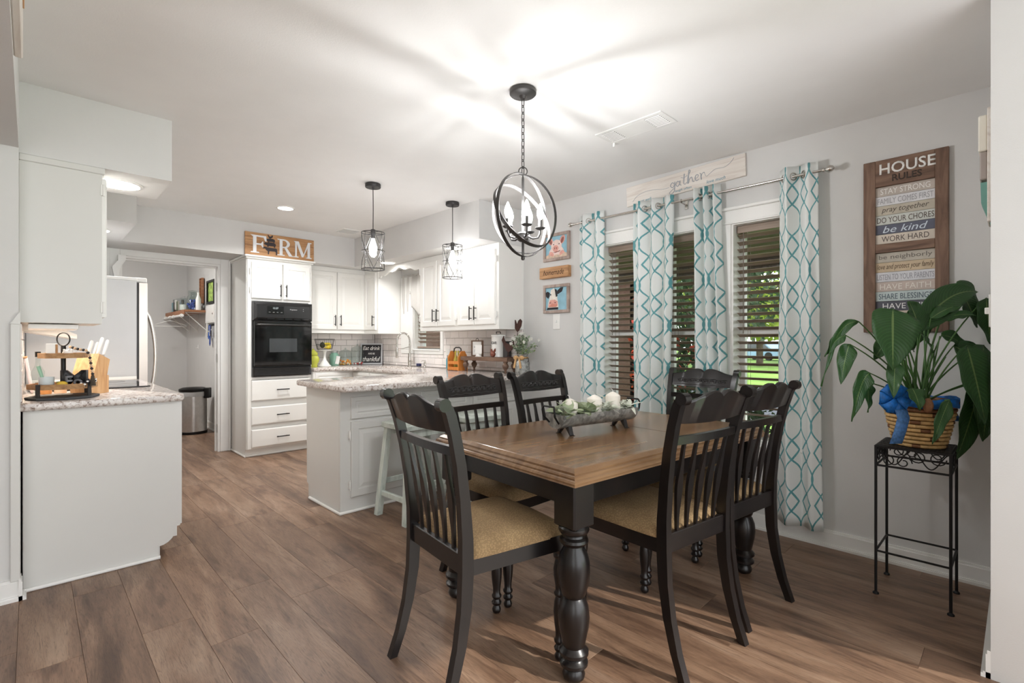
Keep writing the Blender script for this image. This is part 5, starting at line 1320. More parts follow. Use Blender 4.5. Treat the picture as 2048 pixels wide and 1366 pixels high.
# (right, up, depth) in metres from the basket foot; photo scale about 2.4 mm per pixel
lily(pp(-.20, .64, -.10), pp(-.255, .365, -.17), .225, (0, 0, .06), (0, 0, .2))
lily(pp(.10, .475, -.14), pp(.125, .13, -.20), .185, (0, 0, .05))
lily(pp(.29, .475, -.02), pp(.165, .125, -.13), .18, (0, 0, .05), CAMR * .3)
lily(pp(-.02, .545, -.02), pp(.30, .73, .02), .15, (0, 0, .12), (0, 0, -.3))
lily(pp(.20, .755, .03), pp(.335, .56, .06), .16, (0, 0, .07))
lily(pp(.32, .70, 0.0), pp(.34, .48, 0), .16, (0, 0, .03))
lily(pp(-.04, .53, -.06), pp(-.13, .675, -.10), .115, (0, 0, .03), (0, 0, -.4))
lily(pp(.06, .66, .05), pp(.045, .46, .09), .17, (0, 0, .04))
lily(pp(.03, .60, -.03), pp(.205, .665, -.01), .06, (0, 0, .03), (0, 0, .6))
lily(pp(.12, .60, .02), pp(.245, .615, -.03), .075, (0, 0, .025), (0, 0, .5))
lily(pp(.0, .44, -.08), pp(-.12, .545, -.13), .05, (0, 0, .03), (0, 0, .6))
lily(pp(-.30, .585, -.02), pp(-.475, .28, -.02), .05, (-.02, .02, .17), root=pp(-.02, .19, 0), twist=.9)
lily(pp(-.36, .52, -.02), pp(-.46, .42, -.02), .055, (0, 0, .05), twist=.5)
lily(pp(-.33, .48, 0), pp(-.385, .29, -.02), .085, (0, 0, .05), twist=-.4)
lily(pp(-.27, .345, -.05), pp(-.36, .12, -.06), .085, (0, 0, .10), twist=.3)
lily(pp(-.205, .405, -.12), pp(-.245, .24, -.16), .075, (0, 0, .04), twist=-.6)
lily(pp(-.155, .285, -.15), pp(-.15, .19, -.19), .085, (0, 0, .03))
lily(pp(-.005, .235, -.17), pp(-.105, .045, -.20), .062, (.02, 0, .02), (0, 0, 0))
lily(pp(-.255, .30, -.02), pp(-.27, .16, -.04), .06, (0, 0, .03), twist=.6)
lily(pp(.31, .30, .02), pp(.155, -.075, -.02), .14, (.03, -.02, .03), twist=.3)
lily(pp(.335, .33, -.02), pp(.285, .02, -.02), .15, (0, 0, .04), twist=-.3)
lily(pp(.14, .52, .04), pp(.27, .42, .02), .075, (0, 0, .06))
lily(pp(.18, .47, .02), pp(.33, .30, -.03), .13, (0, 0, .06))
lily(pp(-.10, .50, .05), pp(-.155, .40, .08), .09, (0, 0, .03))
lily(pp(-.02, .50, .06), pp(.06, .44, .10), .09, (0, 0, .03))
for k in range(9):
    a = rl.uniform(-1, 1); pts = [pp(a * .03, .19, rl.uniform(-.03, .03)), pp(a * .07, .32, 0), pp(a * .12, rl.uniform(.42, .52), rl.uniform(-.04, .06))]
    obj('stalk', tube(bmesh.new(), pts, [.005, .0042, .003], 6), STEM, t, smooth=80)
obj('dry_leaf', sphere(bmesh.new(), pp(-.075, .205, -.14), .02, 1.0, 1.0, 1.7, 10, 8), M('dry_leaf_brown', (132, 92, 64), .8, var=.3, vs=40), t)
# bow
t = thing('ribbon_bow', 'bright blue mesh ribbon bow tied to the basket', 'bow', (0, 0, 0))
RIB = M('blue_mesh_ribbon', (34, 118, 202), .5, var=.35, vs=60, rnd=True, trans=.3)
C0 = pp(-.205, .235, -.115)
for k in range(9):
    a = 2 * PI * k / 9 + .3; d = (CAMR * math.cos(a) * .8 + Vector((0, 0, math.sin(a)))).normalized(); n = -CAMF * (.5 + .5 * rl.random())
    bm = bmesh.new(); V = []
    for j in range(13):
        s = j / 12; th = 2 * PI * s; q = C0 + d * (.055 * (1 - math.cos(th)) * .62) + n * (.026 * math.sin(th)) ; sd = d.cross(n).normalized() * (.02 * math.sin(PI * s) + .006)
        V.append([bm.verts.new(q - sd), bm.verts.new(q + sd * 1.0)])
    for a_, b_ in zip(V, V[1:]): bm.faces.new((a_[0], a_[1], b_[1], b_[0]))
    o = obj('loop', bm, RIB, t, smooth=180); md = o.modifiers.new('thick', 'SOLIDIFY'); md.thickness = .0012
def tail(pts, w):
    bm = bmesh.new(); V = []
    for p in pts: V.append([bm.verts.new(Vector(p) - CAMR * w), bm.verts.new(Vector(p) + CAMR * w)])
    for a_, b_ in zip(V, V[1:]): bm.faces.new((a_[0], a_[1], b_[1], b_[0]))
    o = obj('tail', bm, M('pale_blue_ribbon', (92, 140, 196), .6, var=.3, vs=90, trans=.4), t, smooth=180); md = o.modifiers.new('thick', 'SOLIDIFY'); md.thickness = .0012
tail([pp(-.19, .21, -.12), pp(-.185, .15, -.14), pp(-.205, .09, -.145), pp(-.22, .035, -.14)], .028); tail([pp(.13, .2, .05), pp(.17, .16, .03), pp(.19, .11, .02)], .03)
bm = bmesh.new(); V = []
for k in range(25):
    a = 2 * PI * k / 24; r = brad(.2) + .011 + .003 * math.sin(9 * a); V.append([bm.verts.new((BX + r * math.cos(a), BY + r * math.sin(a), BZ + z + .006 * math.sin(5 * a))) for z in (.192, .232)])
for a_, b_ in zip(V, V[1:]): bm.faces.new((a_[0], a_[1], b_[1], b_[0]))
o = obj('wrap', bm, RIB, t, smooth=180); md = o.modifiers.new('thick', 'SOLIDIFY'); md.thickness = .0012
# ================================================================== SMALL KITCHEN THINGS
C = ZC + .0005
def lid(parent, r, z, mat, knob=True):
    bm = lathe(bmesh.new(), [(0, z), (r, z), (r + .002, z + .006), (r * .7, z + .02), (r * .2, z + .032), (.008, z + .036), (.012, z + .046), (.008, z + .055), (0, z + .056)], 20); return obj('lid', bm, mat, parent, smooth=50)
JG = glass('jar_glass', (.93, .97, .96), .93, .04)
# banana basket on cake stand
t = thing('pedestal_stand', 'white ceramic pedestal stand on the back counter', 'stand', (2.535, 5.84, C))
obj('pedestal', lathe(bmesh.new(), [(.075, 0), (.078, .006), (.06, .02), (.04, .05), (.022, .075), (.014, .10), (.014, .16), (.03, .185), (.075, .19), (.078, .198), (.074, .202), (0, .202)], 24), WHITE, t, smooth=40)
t = thing('wire_basket', 'dark wire fruit basket on the white pedestal stand', 'basket', (2.535, 5.84, C + .203))
bm = bmesh.new()
for z, r in ((.003, .085), (.06, .098), (.115, .112), (.125, .114)): torus(bm, (0, 0, z), r, .0026, seg=28, s2=5)
for k in range(28): a = 2 * PI * k / 28; tube(bm, [(.085 * math.cos(a), .085 * math.sin(a), .003), (.113 * math.cos(a), .113 * math.sin(a), .12)], .0012, 4)
for k in range(5): torus(bm, (0, 0, .003), .017 * (k + 1), .0012, seg=18, s2=4)
obj('wire_body', bm, DKBRONZE, t)
YEL = M('banana_yellow', (232, 204, 52), .5, var=.15, vs=20)
for k in range(4):
    a = -.9 + k * .5; bm = bmesh.new(); pts = [(.062 * math.cos(q), .062 * math.sin(q) * .9, .014 * k) for q in [(-1.1 + 2.2 * i / 8) + a for i in range(9)]]
    tube(bm, pts, [.004, .011, .015, .017, .017, .016, .014, .009, .004], 8)
    tag(obj('banana', bm, YEL, None, (2.535, 5.84, C + .226), smooth=60), ['yellow banana lowest in the wire basket', 'yellow banana second in the wire basket', 'yellow banana third in the wire basket', 'yellow banana topmost in the wire basket'][k], 'banana', 'bananas in the wire basket')
t = thing('avocado', 'dark green avocado in the wire basket', 'avocado', (2.50, 5.82, C + .256)); obj('fruit', sphere(bmesh.new(), (0, 0, 0), .03, 1, 1, 1.2), M('avocado_skin', (52, 54, 34), .7, var=.3, vs=60, bump=.3), t, smooth=60); obj('stem', tube(bmesh.new(), [(0, 0, .034), (0, 0, .041)], .003, 5), RUST, t)
t = thing('lidded_jar', 'yellow green ceramic jar half hidden beside the oven cabinet', 'jar', (2.348, 5.72, C))
YG = M('chartreuse_glaze', (190, 194, 74), .25, var=.08); obj('body', lathe(bmesh.new(), [(.045, 0), (.05, .01), (.045, .03), (.062, .06), (.07, .09), (.06, .12), (.045, .135), (.052, .15), (.048, .165), (.03, .185), (.01, .2), (.012, .21), (0, .216)], 22), YG, t, smooth=50); obj('band', torus(bmesh.new(), (0, 0, .137), .046, .004, seg=24), M('glaze_ring', (150, 150, 60), .4), t)
t = thing('glass_canister', 'green tinted glass jar with a paper tag on the back counter', 'jar', (2.715, 5.97, C))
obj('body', lathe(bmesh.new(), [(.052, 0), (.056, .01), (.056, .13), (.04, .15), (.04, .165)], 20), M('aqua_glass', (132, 178, 158), .12, var=.1, spec=.7), t, smooth=50); obj('cap', lathe(bmesh.new(), [(.043, .160), (.043, .182), (0, .184)], 20), GALV, t); obj('tag', xf(B(-.024, .024, -.0608, -.0592, .02, .12), Matrix.Rotation(R(12), 4, 'Y')), WHITE, t)
def jar(label, x, y, r, h, fill=None, g=None, n=40):
    t = thing('glass_jar', label, 'jar', (x, y, C), group=g)
    bm = bmesh.new(); lathe(bm, [(.0, .003), (r * .95, .003), (r, .012), (r, h - .02), (r * .93, h)], 24, cap=False); obj('glass_body', bm, JG, t, smooth=50); lid(t, r * .95, h, JG)
    if fill:
        rr_ = random.Random(2); me = None
        for k in range(n):
            a = rr_.uniform(0, 2 * PI); q = r * .82 * math.sqrt(rr_.random()); z = .014 + .012 * (k // 9)
            m = fill[k % len(fill)]
            key = 'candy_' + m.name
            if key not in MATS:
                bm = sphere(bmesh.new(), (0, 0, 0), .011, 1.25, 1, .8, 8, 6); mm = bpy.data.meshes.new('candy'); bm.to_mesh(mm); bm.free(); mm.materials.append(m); MATS[key] = mm
            share('candy', MATS[key], t, (q * math.cos(a), q * math.sin(a), z), (rr_.random() * 3, rr_.random() * 3, 0))
    return t
jar('round glass jar of orange and white candy on the back counter', 2.862, 5.975, .078, .165, [M('candy_orange', (238, 140, 44), .35), M('candy_cream', (244, 226, 196), .35), M('candy_yellow', (240, 182, 70), .35)])
jar('tall empty glass jar with peppermints beside the chalkboard', 3.025, 5.975, .078, .21, [M('candy_white', (244, 238, 236), .35), M('candy_red', (196, 60, 60), .35)], n=12)
# chalkboard
t = thing('chalkboard_sign', 'black Eat drink and be thankful sign on the back counter', 'sign', (3.212, 5.955, C), -24, rot=(R(-5), 0, R(-42))); w, h = .285, .275
CHK = M('chalk_black', (48, 47, 50), .8, var=.08)
for a in ((-w / 2, w / 2, 0, .018), (-w / 2, w / 2, h - .018, h)): obj('frame_rail', B(a[0], a[1], -.016, 0, a[2], a[3], .002), M('pale_grey_frame', (206, 208, 212), .6), t)
for a in ((-w / 2, -w / 2 + .018), (w / 2 - .018, w / 2)): obj('frame_stile', B(a[0], a[1], -.0158, 0, .018, h - .018, .002), M('pale_grey_frame', (206, 208, 212), .6), t)
bd = obj('board', B(-w / 2 + .016, w / 2 - .016, -.009, -.003, .016, h - .016), CHK, t)
text('Eat drink', WHITEP, bd, 0, .212, -.0092, w=.225, h=.052, shear=.3, bold=.01); text('AND BE', WHITEP, bd, 0, .140, -.0092, w=.085, h=.022); text('thankful', WHITEP, bd, 0, .068, -.0092, w=.225, h=.062, shear=.3, bold=.01)
# faucet
t = thing('kitchen_faucet', 'tall spring-neck kitchen faucet behind the sink', 'faucet', (3.265, 5.12, C))
obj('base', lathe(bmesh.new(), [(.028, 0), (.028, .006), (.02, .012), (.018, .15), (.016, .16), (.012, .162), (0, .163)], 18), CHROME, t, smooth=40)
pts = [(0, 0, .16), (0, 0, .26)] + [(-.075 + .075 * math.cos(a), .02 * (1 - math.cos(a)), .30 + .10 * math.sin(a)) for a in [PI * k / 12 for k in range(13)]] + [(-.15, .04, .24)]
hs = obj('hose', tube(bmesh.new(), pts, .0075, 8), CHROME, t, smooth=60)
bm = bmesh.new(); PP = [Vector(p) for p in pts]
LL = [0]
for a, b in zip(PP, PP[1:]): LL.append(LL[-1] + (b - a).length)
def along(s):
    for i in range(len(PP) - 1):
        if LL[i + 1] >= s: return PP[i] + (PP[i + 1] - PP[i]) * ((s - LL[i]) / (LL[i + 1] - LL[i])), (PP[i + 1] - PP[i]).normalized()
    return PP[-1], Vector((0, 0, -1))
hel = []; N = 26
for k in range(N * 8):
    p, d = along(.02 + (LL[-1] - .03) * k / (N * 8)); s1 = Vector((0, 1, 0)); n1 = d.cross(s1).normalized(); a = 2 * PI * k / 8; hel.append(p + n1 * .0125 * math.cos(a) + s1 * .0125 * math.sin(a))
obj('spring', tube(bm, hel, .0022, 5), CHROME, hs)
obj('spray_head', lathe(bmesh.new(), [(.012, .10), (.015, .11), (.015, .20), (.010, .24), (0, .245)], 14, (-.15, .04, 0)), CHROME, t, smooth=40)
obj('support_arm', tube(bmesh.new(), [(0, 0, .235), (-.08, .02, .215), (-.14, .037, .21)], .004, 6), CHROME, t)
bm = bmesh.new(); tube(bm, [(0, -.016, .06), (0, -.05, .06)], .014, 10); tube(bm, [(0, -.046, .065), (-.02, -.05, .14)], .004, 6); obj('lever', bm, CHROME, t, smooth=40)
t = thing('soap_dispenser', 'small steel soap dispenser beside the faucet', 'soap dispenser', (3.265, 4.80, C)); obj('body', lathe(bmesh.new(), [(.018, 0), (.018, .004), (.012, .01), (.012, .06), (.008, .065), (.008, .08), (0, .081)], 14), CHROME, t, smooth=40); obj('spout', tube(bmesh.new(), [(0, 0, .076), (-.03, 0, .078), (-.05, 0, .07)], .004, 6), CHROME, t)
t = thing('sponge', 'dark blue sponge caddy next to the faucet', 'sponge', (3.262, 4.92, C)); obj('dish', B(-.03, .03, -.045, .045, 0, .008, .003), STEEL, t); obj('sponge', B(-.018, .018, -.03, .03, .008, .04, .004), M('sponge_navy', (48, 50, 84), .9, var=.2, vs=60, bump=.4), t)
# right hand items
t = thing('mason_jar', 'blue glass mason jar left of the orange bottle caddy', 'jar', (3.225, 4.275, C))
obj('body', lathe(bmesh.new(), [(.032, 0), (.038, .006), (.040, .02), (.040, .10), (.036, .118), (.029, .128)], 20), M('blue_glass', (104, 172, 190), .1, var=.1, spec=.7), t, smooth=50); obj('lid', lathe(bmesh.new(), [(.031, .126), (.031, .152), (0, .153)], 20), GALV, t, smooth=40)
t = thing('bottle_caddy', 'orange stained wooden bottle caddy on the counter', 'caddy', (3.16, 4.055, C), -90); OR = wood('orange_stain', [(186, 106, 40), (212, 132, 58), (224, 148, 74)], (25, 25, 4), .5)
for s in (-1, 1):
    bm = bmesh.new(); prism(bm, [(-.06, 0), (.06, 0), (.06, .135), (.022, .20), (-.022, .20), (-.06, .135)], s * .085 - .006, s * .085 + .006, 'x'); obj('end_board', bm, OR, t)
for y in (-.055, .055):
    for z in (.005, .065): obj('side_slat', B(-.079, .079, y - .004, y + .004, z, z + .032, .001), OR, t)
obj('bottom', B(-.079, .079, -.051, .051, .002, .01), OR, t); obj('handle', tube(bmesh.new(), [(-.06, 0, .19), (-.055, 0, .222), (-.03, 0, .235), (.03, 0, .235), (.055, 0, .222), (.06, 0, .19)], .007, 8), DKBRONZE, t, smooth=60)
for k, (dy, c, lb) in enumerate(((-.035, (188, 170, 70), 'olive oil bottle at the oven end of the orange caddy'), (.012, (176, 160, 82), 'tall yellow bottle in the middle of the orange caddy'), (.05, (60, 66, 48), 'dark green bottle at the near end of the orange caddy'))):
    t = thing('bottle', lb, 'bottle', (3.16, 4.055 - dy, C + .011), group='bottles in the orange caddy'); obj('glass', lathe(bmesh.new(), [(.018, 0), (.02, .004), (.02, .10), (.009, .135), (.009, .175)], 14), M('bottle%d' % k, c, .15, var=.1, spec=.6), t, smooth=50); obj('cap', lathe(bmesh.new(), [(.010, .172), (.010, .19), (0, .191)], 12), M('cap_yellow', (196, 176, 60), .5) if k < 2 else BLACK, t)
t = thing('riser_shelf', 'brown wooden riser shelf with turned feet on the counter', 'shelf riser', (3.19, 3.60, C), -90); RZ = .148
DW = wood('walnut_brown', [(78, 56, 44), (112, 86, 70), (128, 102, 84)], (4, 30, 30), .5)
obj('board', B(-.34, .34, -.085, .085, RZ - .038, RZ, .003), DW, t)
for sx in (-1, 1):
    for sy in (-1, 1): obj('turned_foot', lathe(bmesh.new(), [(.008, 0), (.012, .006), (.009, .02), (.014, .035), (.027, .055), (.03, .07), (.024, .085), (.014, .093), (.022, .10), (.024, RZ - .038)], 16, (sx * .29, sy * .055, 0)), DW, t, smooth=50)
S = C + RZ + .001
t = thing('framed_note', 'small brown framed welcome friends sign on the riser', 'sign', (3.215, 3.795, S), -90)
for a in ((-.085, .085, 0, .012), (-.085, .085, .148, .16)): obj('frame_rail', B(*a[:2], -.02, 0, *a[2:], .001), DW, t)
for a in ((-.085, -.073), (.073, .085)): obj('frame_stile', B(*a, -.0198, 0, .012, .148, .001), DW, t)
cv = obj('card', B(-.073, .073, -.010, -.004, .012, .148), WHITEP, t); text('welcome', GRY, cv, 0, .098, -.0102, w=.10, h=.03, shear=.3); text('friends', GRY, cv, 0, .058, -.0102, w=.09, h=.03, shear=.3)
obj('hanger', torus(bmesh.new(), (0, -.01, .16), .02, .003, 'y', 12, 5, 0, PI), DKBRONZE, t)
t = thing('name_card', 'white plaque card on a little stand in front of the framed sign', 'card', (3.135, 3.695, S), -90); obj('plaque', B(-.05, .05, -.004, .004, .028, .115, .006), WHITE, t); bm = bmesh.new(); prism(bm, [(-.035, 0), (.035, 0), (.012, .03), (-.012, .03)], -.012, .012); obj('stand', bm, WHITE, t)
t = thing('sugar_canister', 'white enamel sugar canister with lid on the riser', 'canister', (3.225, 3.505, S)); r = .066
obj('body', lathe(bmesh.new(), [(r, 0), (r + .002, .004), (r, .01), (r, .19), (r + .003, .194), (r, .198)], 28), WHITE, t, smooth=40); l = obj('lid', lathe(bmesh.new(), [(r + .003, .199), (r + .003, .212), (r * .5, .222), (0, .224)], 28), WHITE, t, smooth=40)
obj('handle', tube(bmesh.new(), [(-.0, .03, .222), (0, .026, .24), (0, -.026, .24), (0, -.03, .222)], .004, 6), BLACK, l)
for k, ch in enumerate('SUGAR'):
    a = R(180 - 8 + (-36 + 18 * k)); o = obj('letter', textmesh(ch, h=.026, ext=.0006), M('print_black', (44, 42, 46), .8), t, ((r + .001) * math.cos(a), (r + .001) * math.sin(a), .135), (0, 0, a + R(90)))
t = thing('hen_figurine', 'small reddish brown hen figurine on the riser', 'figurine', (3.118, 3.465, S)); HB = M('glazed_brown', (122, 66, 50), .35, var=.2, vs=40)
bm = sphere(bmesh.new(), (0, 0, .028), .03, .8, 1.0, .95); tube(bm, [(0, .012, .045), (0, .02, .065), (0, .02, .078)], [.016, .011, .009], 8); obj('body', bm, HB, t, smooth=60); bm = bmesh.new(); prism(bm, [(-.015, .04), (-.035, .055), (-.034, .082), (-.02, .07), (-.008, .05)], -.006, .006, 'x'); obj('tail', bm, HB, t)
t = thing('dark_tin', 'dark grey tin behind the flowers on the riser', 'tin', (3.19, 3.345, S)); obj('body', B(-.03, .03, -.028, .028, 0, .14, .003), M('dark_tin', (66, 64, 64), .5, .3), t); obj('lid', B(-.031, .031, -.029, .029, .14, .15, .002), BLACK, t)
t = thing('rooster_figurine', 'dark metal rooster silhouette on the riser by the flowers', 'figurine', (3.16, 3.30, S), -90); RM = M('rust_metal', (72, 44, 38), .7, .2, var=.3, vs=40)
bm = bmesh.new(); prism(bm, [(-.02, .06), (-.06, .12), (-.085, .16), (-.06, .20), (-.05, .165), (-.02, .13), (.03, .12), (.07, .15), (.08, .11), (.05, .07), (.01, .05)], -.004, .004); obj('body', bm, RM, t); obj('leg', tube(bmesh.new(), [(0, 0, 0), (0, 0, .06)], .004, 5), RM, t); obj('base', B(-.04, .04, -.02, .02, 0, .006, .001), RM, t)
t = thing('rooster_pick', 'rusty heart-shaped rooster head above the flowers', 'figurine', (3.235, 3.255, S), -90)
bm = bmesh.new(); prism(bm, [(-.0, .235), (-.03, .27), (-.05, .32), (-.045, .36), (-.025, .345), (-.01, .315), (.0, .31), (.015, .34), (.04, .355), (.06, .335), (.05, .29), (.02, .25)], -.004, .004); obj('head', bm, RM, t); obj('stake', tube(bmesh.new(), [(.0, 0, 0), (0, 0, .25)], .0035, 5), RM, t)
# milk can with flowers
MX, MY = 3.18, 3.135
t = thing('milk_can', 'small galvanized milk can with burlap bow on the counter end', 'milk can', (MX, MY, C))
obj('body', lathe(bmesh.new(), [(.06, 0), (.064, .006), (.066, .03), (.066, .10), (.058, .125), (.042, .145), (.042, .165), (.052, .18), (.05, .182), (.038, .165)], 24), GALV, t, smooth=50)
for s in (-1, 1): obj('handle', tube(bmesh.new(), [(0, s * .048, .15), (0, s * .075, .145), (0, s * .078, .12), (0, s * .06, .115)], .003, 6), DKBRONZE, t)
BUR = M('burlap', (196, 158, 112), .9, var=.2, vs=80, bump=.3, bs=300)
bw = obj('bow_knot', torus(bmesh.new(), (0, 0, .15), .047, .008, seg=24, s2=6), BUR, t)
for s in (-1, 1):
    o = obj('bow_loop', xf(sphere(bmesh.new(), (0, 0, 0), .03, .35, 1.1, .7), Matrix.Translation((-.048, s * .035 , .150))), BUR, bw, smooth=60); bm = bmesh.new(); prism(bm, [(s * .01, .15), (s * .03, .145), (s * .055, .06), (s * .03, .055)], -.066, -.062, 'x'); obj('bow_tail', bm, BUR, bw)
t = thing('flower_bouquet', 'white flowers and pale eucalyptus in the milk can', 'flowers', (MX, MY, C + .17))
EUC = M('eucalyptus', (150, 164, 140), .8, var=.3, rnd=True, trans=.2); PET = M('petal_white', (238, 236, 230), .8, var=.04, trans=.2); GRN = M('fresh_leaf', (150, 172, 112), .7, var=.3, rnd=True, trans=.2)
rb = random.Random(9); lms = [leafmesh('leaf', .032, .010, EUC), leafmesh('leaf', .026, .008, GRN), leafmesh('leaf', .04, .005, EUC, .2)]
for k in range(26):
    a = rb.uniform(0, 2 * PI); el = rb.uniform(.15, 1.45); L = rb.uniform(.11, .20); tip = Vector((math.cos(a) * math.cos(el) * L * .9, math.sin(a) * math.cos(el) * L * 1.25, math.sin(el) * L + .02))
    if tip.y > .12: tip.y *= .7
    sp_ = obj('sprig', tube(bmesh.new(), [(0, 0, -.05), tuple(tip * .5 + Vector((0, 0, .02))), tuple(tip)], .0014, 4), GRN, t)
    for j in range(10):
        q = rb.uniform(.35, 1.0); p = tip * q; share('leaf', lms[0 if el > .5 else rb.choice((0, 1, 1, 2))], sp_, p + Vector([rb.uniform(-.01, .01) for _ in range(3)]), (rb.uniform(-1, 1), rb.uniform(-1.2, .5), rb.uniform(0, 6.3)))
pm = leafmesh('petal', .020, .010, PET, -.3)
for k in range(13):
    a = rb.uniform(0, 2 * PI); el = rb.uniform(.5, 1.5); L = rb.uniform(.12, .175); p = Vector((math.cos(a) * math.cos(el) * L, math.sin(a) * math.cos(el) * L * 1.1, math.sin(el) * L + .03))
    f = obj('blossom', sphere(bmesh.new(), p, .010, u=8, v=6), PET, t, smooth=60)
    for j in range(9): share('petal', pm, f, p, (0, -.3 - .35 * (j % 3), 2 * PI * j / 9))

# ================================================================== LEFT COUNTER THINGS
TX, TY = .122, 3.47
t = thing('tiered_tray', 'two-tier wooden tray on a black metal stand', 'tray', (TX, TY, C)); TWO = wood('tray_wood', [(128, 92, 58), (166, 126, 84), (184, 146, 104)], (20, 20, 20), .6)
obj('base_plate', lathe(bmesh.new(), [(.142, 0), (.146, .004), (.146, .012), (.142, .014), (0, .014)], 8), M('slate_black', (62, 62, 64), .6), t)
for r, z in ((.138, .052), (.098, .208)):
    tr = obj('tray', lathe(bmesh.new(), [(0, z), (r, z), (r, z + .026), (r - .01, z + .026), (r - .01, z + .008), (0, z + .008)], 8), TWO, t)
for k in range(4):
    a = PI / 4 + PI / 2 * k; obj('leg', B(-.010, .010, -.002, .002, .012, .08), DKBRONZE, t, (.137 * math.cos(a), .137 * math.sin(a), 0), (0, 0, a + PI / 2))
obj('post', tube(bmesh.new(), [(0, 0, .052), (0, 0, .27)], .0105, 10), BLACK, t, smooth=60); obj('ring_handle', torus(bmesh.new(), (0, 0, .305), .034, .0032, 'y', 28, 6), BLACK, t, (0, 0, 0), (0, 0, R(-45)))
Zl, Zu = C + .0605, C + .2165
t = thing('word_block', 'dark metal word letters standing on the lower tray', 'word decor', (TX + .035, TY - .075, Zl), -20)
bm = textmesh('M', w=.105, h=.085, ext=.03, bold=.03); obj('letter', bm, M('letter_dark', (50, 50, 52), .5, .3), t, (0, .03, .0427)); obj('overlay_letters', textmesh('Fo', w=.07, h=.055, ext=.006, bold=.02), M('letter_grey', (118, 118, 122), .5, .3), t, (.005, -.003, .03))
t = thing('toothpick_cup', 'frosted glass cup with a green stirrer on the lower tray', 'cup', (TX - .065, TY - .055, Zl)); obj('cup', lathe(bmesh.new(), [(.026, 0), (.03, .004), (.03, .055), (.028, .055), (.026, .01)], 18), M('frosted_glass', (206, 214, 216), .4, var=.05), t, smooth=50); obj('stirrer', tube(bmesh.new(), [(-.005, 0, .01), (-.03, 0, .11)], [.006, .008], 6, flat=(1, .5)), M('mint_green', (150, 190, 164), .6), t)
t = thing('lemon_slice_decor', 'yellow lemon ornament on the lower tray', 'ornament', (TX - .008, TY - .085, Zl + .016)); obj('fruit', sphere(bmesh.new(), (0, 0, 0), .016, 1.4, 1, 1), M('lemon', (220, 182, 64), .5, var=.2), t, smooth=60); obj('leaf', sphere(bmesh.new(), (-.012, 0, .012), .008, 1.6, .8, .4), GRN, t)
def figurine(name, label, x, y, z, c1, c2):
    t = thing(name, label, 'figurine', (x, y, z)); bm = sphere(bmesh.new(), (0, 0, .014), .014, 1.3, .9, .95); sphere(bm, (.016, -.006, .026), .009)
    for s in (-1, 1): sphere(bm, (.016 + s * .006, -.004, .036), .0035); tube(bm, [(s * .01, -.005, .01), (s * .01, -.008, 0)], .004, 5)
    obj('body', bm, c1, t, smooth=60)
    for p in ((-.008, -.010, .018), (.006, -.012, .012), (.017, -.013, .027)): obj('spot', sphere(bmesh.new(), p, .0045, 1.2, .6, 1), c2, t)
BKF = M('figurine_black', (40, 38, 42), .5); PUR = M('figurine_plum', (92, 66, 88), .5, var=.2)
figurine('cow_figurine', 'black and white cow figurine at the right of the lower tray', TX + .105, TY - .055, Zl, WHITE, BKF); figurine('hen_figurine', 'dark striped hen figurine on the lower tray', TX + .072, TY - .095, Zl, BKF, WHITE); figurine('pig_figurine', 'small plum figurine between hen and cow on the lower tray', TX + .085, TY - .072, Zl, PUR, WHITE)
t = thing('block_ornament', 'white wooden block standing on the upper tray', 'block', (TX - .045, TY - .045, Zu), -20); obj('block', B(-.018, .018, -.015, .015, 0, .066, .001), WHITE, t); obj('edge_panel', B(.018, .0195, -.013, .013, .004, .062), TWO, t)
t = thing('ceramic_cow', 'white ceramic ornament on the upper tray', 'ornament', (TX + .015, TY - .05, Zu)); bm = sphere(bmesh.new(), (0, 0, .018), .018, 1.2, 1, 1)
for k in range(5): a = k * 1.25; sphere(bm, (.016 * math.cos(a), .012 * math.sin(a), .032), .006)
obj('body', bm, WHITE, t, smooth=60); obj('base', B(-.02, .02, -.014, .014, 0, .005, .001), WHITE, t)
t = thing('bead_garland', 'wood and black bead garland hanging off the tiered tray', 'garland', (0, 0, 0)); BW = M('bead_wood', (214, 184, 150), .6); BK2 = M('bead_black', (48, 42, 42), .5)
rt_ = (TX + .02, TY - .02, C + .27)
path = [(TX + .02, TY - .02, C + .268), (TX + .05, TY - .055, C + .255), (TX + .085, TY - .085, C + .247), (TX + .097, TY - .095, C + .225), (TX + .101, TY - .10, C + .19), (TX + .106, TY - .104, C + .15), (TX + .11, TY - .10, C + .12)]
obj('cord', tube(bmesh.new(), path, .0012, 4), TWO, t); bl = [0]
PV_ = [Vector(p) for p in path]
for a, b in zip(PV_, PV_[1:]): bl.append(bl[-1] + (b - a).length)
k = 0; s = .01; bme = {}
while s < bl[-1]:
    for i in range(len(PV_) - 1):
        if bl[i] <= s <= bl[i + 1]: p = PV_[i].lerp(PV_[i + 1], (s - bl[i]) / (bl[i + 1] - bl[i]))
    if k % 2 not in bme:
        bm = sphere(bmesh.new(), (0, 0, 0), .0072, u=10, v=8); mm = bpy.data.meshes.new('bead'); bm.to_mesh(mm); bm.free(); mm.materials.append((BW, BK2)[k % 2]); bme[k % 2] = mm
        for q in mm.polygons: q.use_smooth = True
    share('bead', bme[k % 2], t, p); k += 1; s += .0142
obj('tassel', lathe(bmesh.new(), [(.004, 0), (.007, -.006), (.012, -.04), (.013, -.056), (0, -.056)], 12, path[-1]), M('tassel_brown', (74, 64, 54), .9, var=.3, vs=90), t)
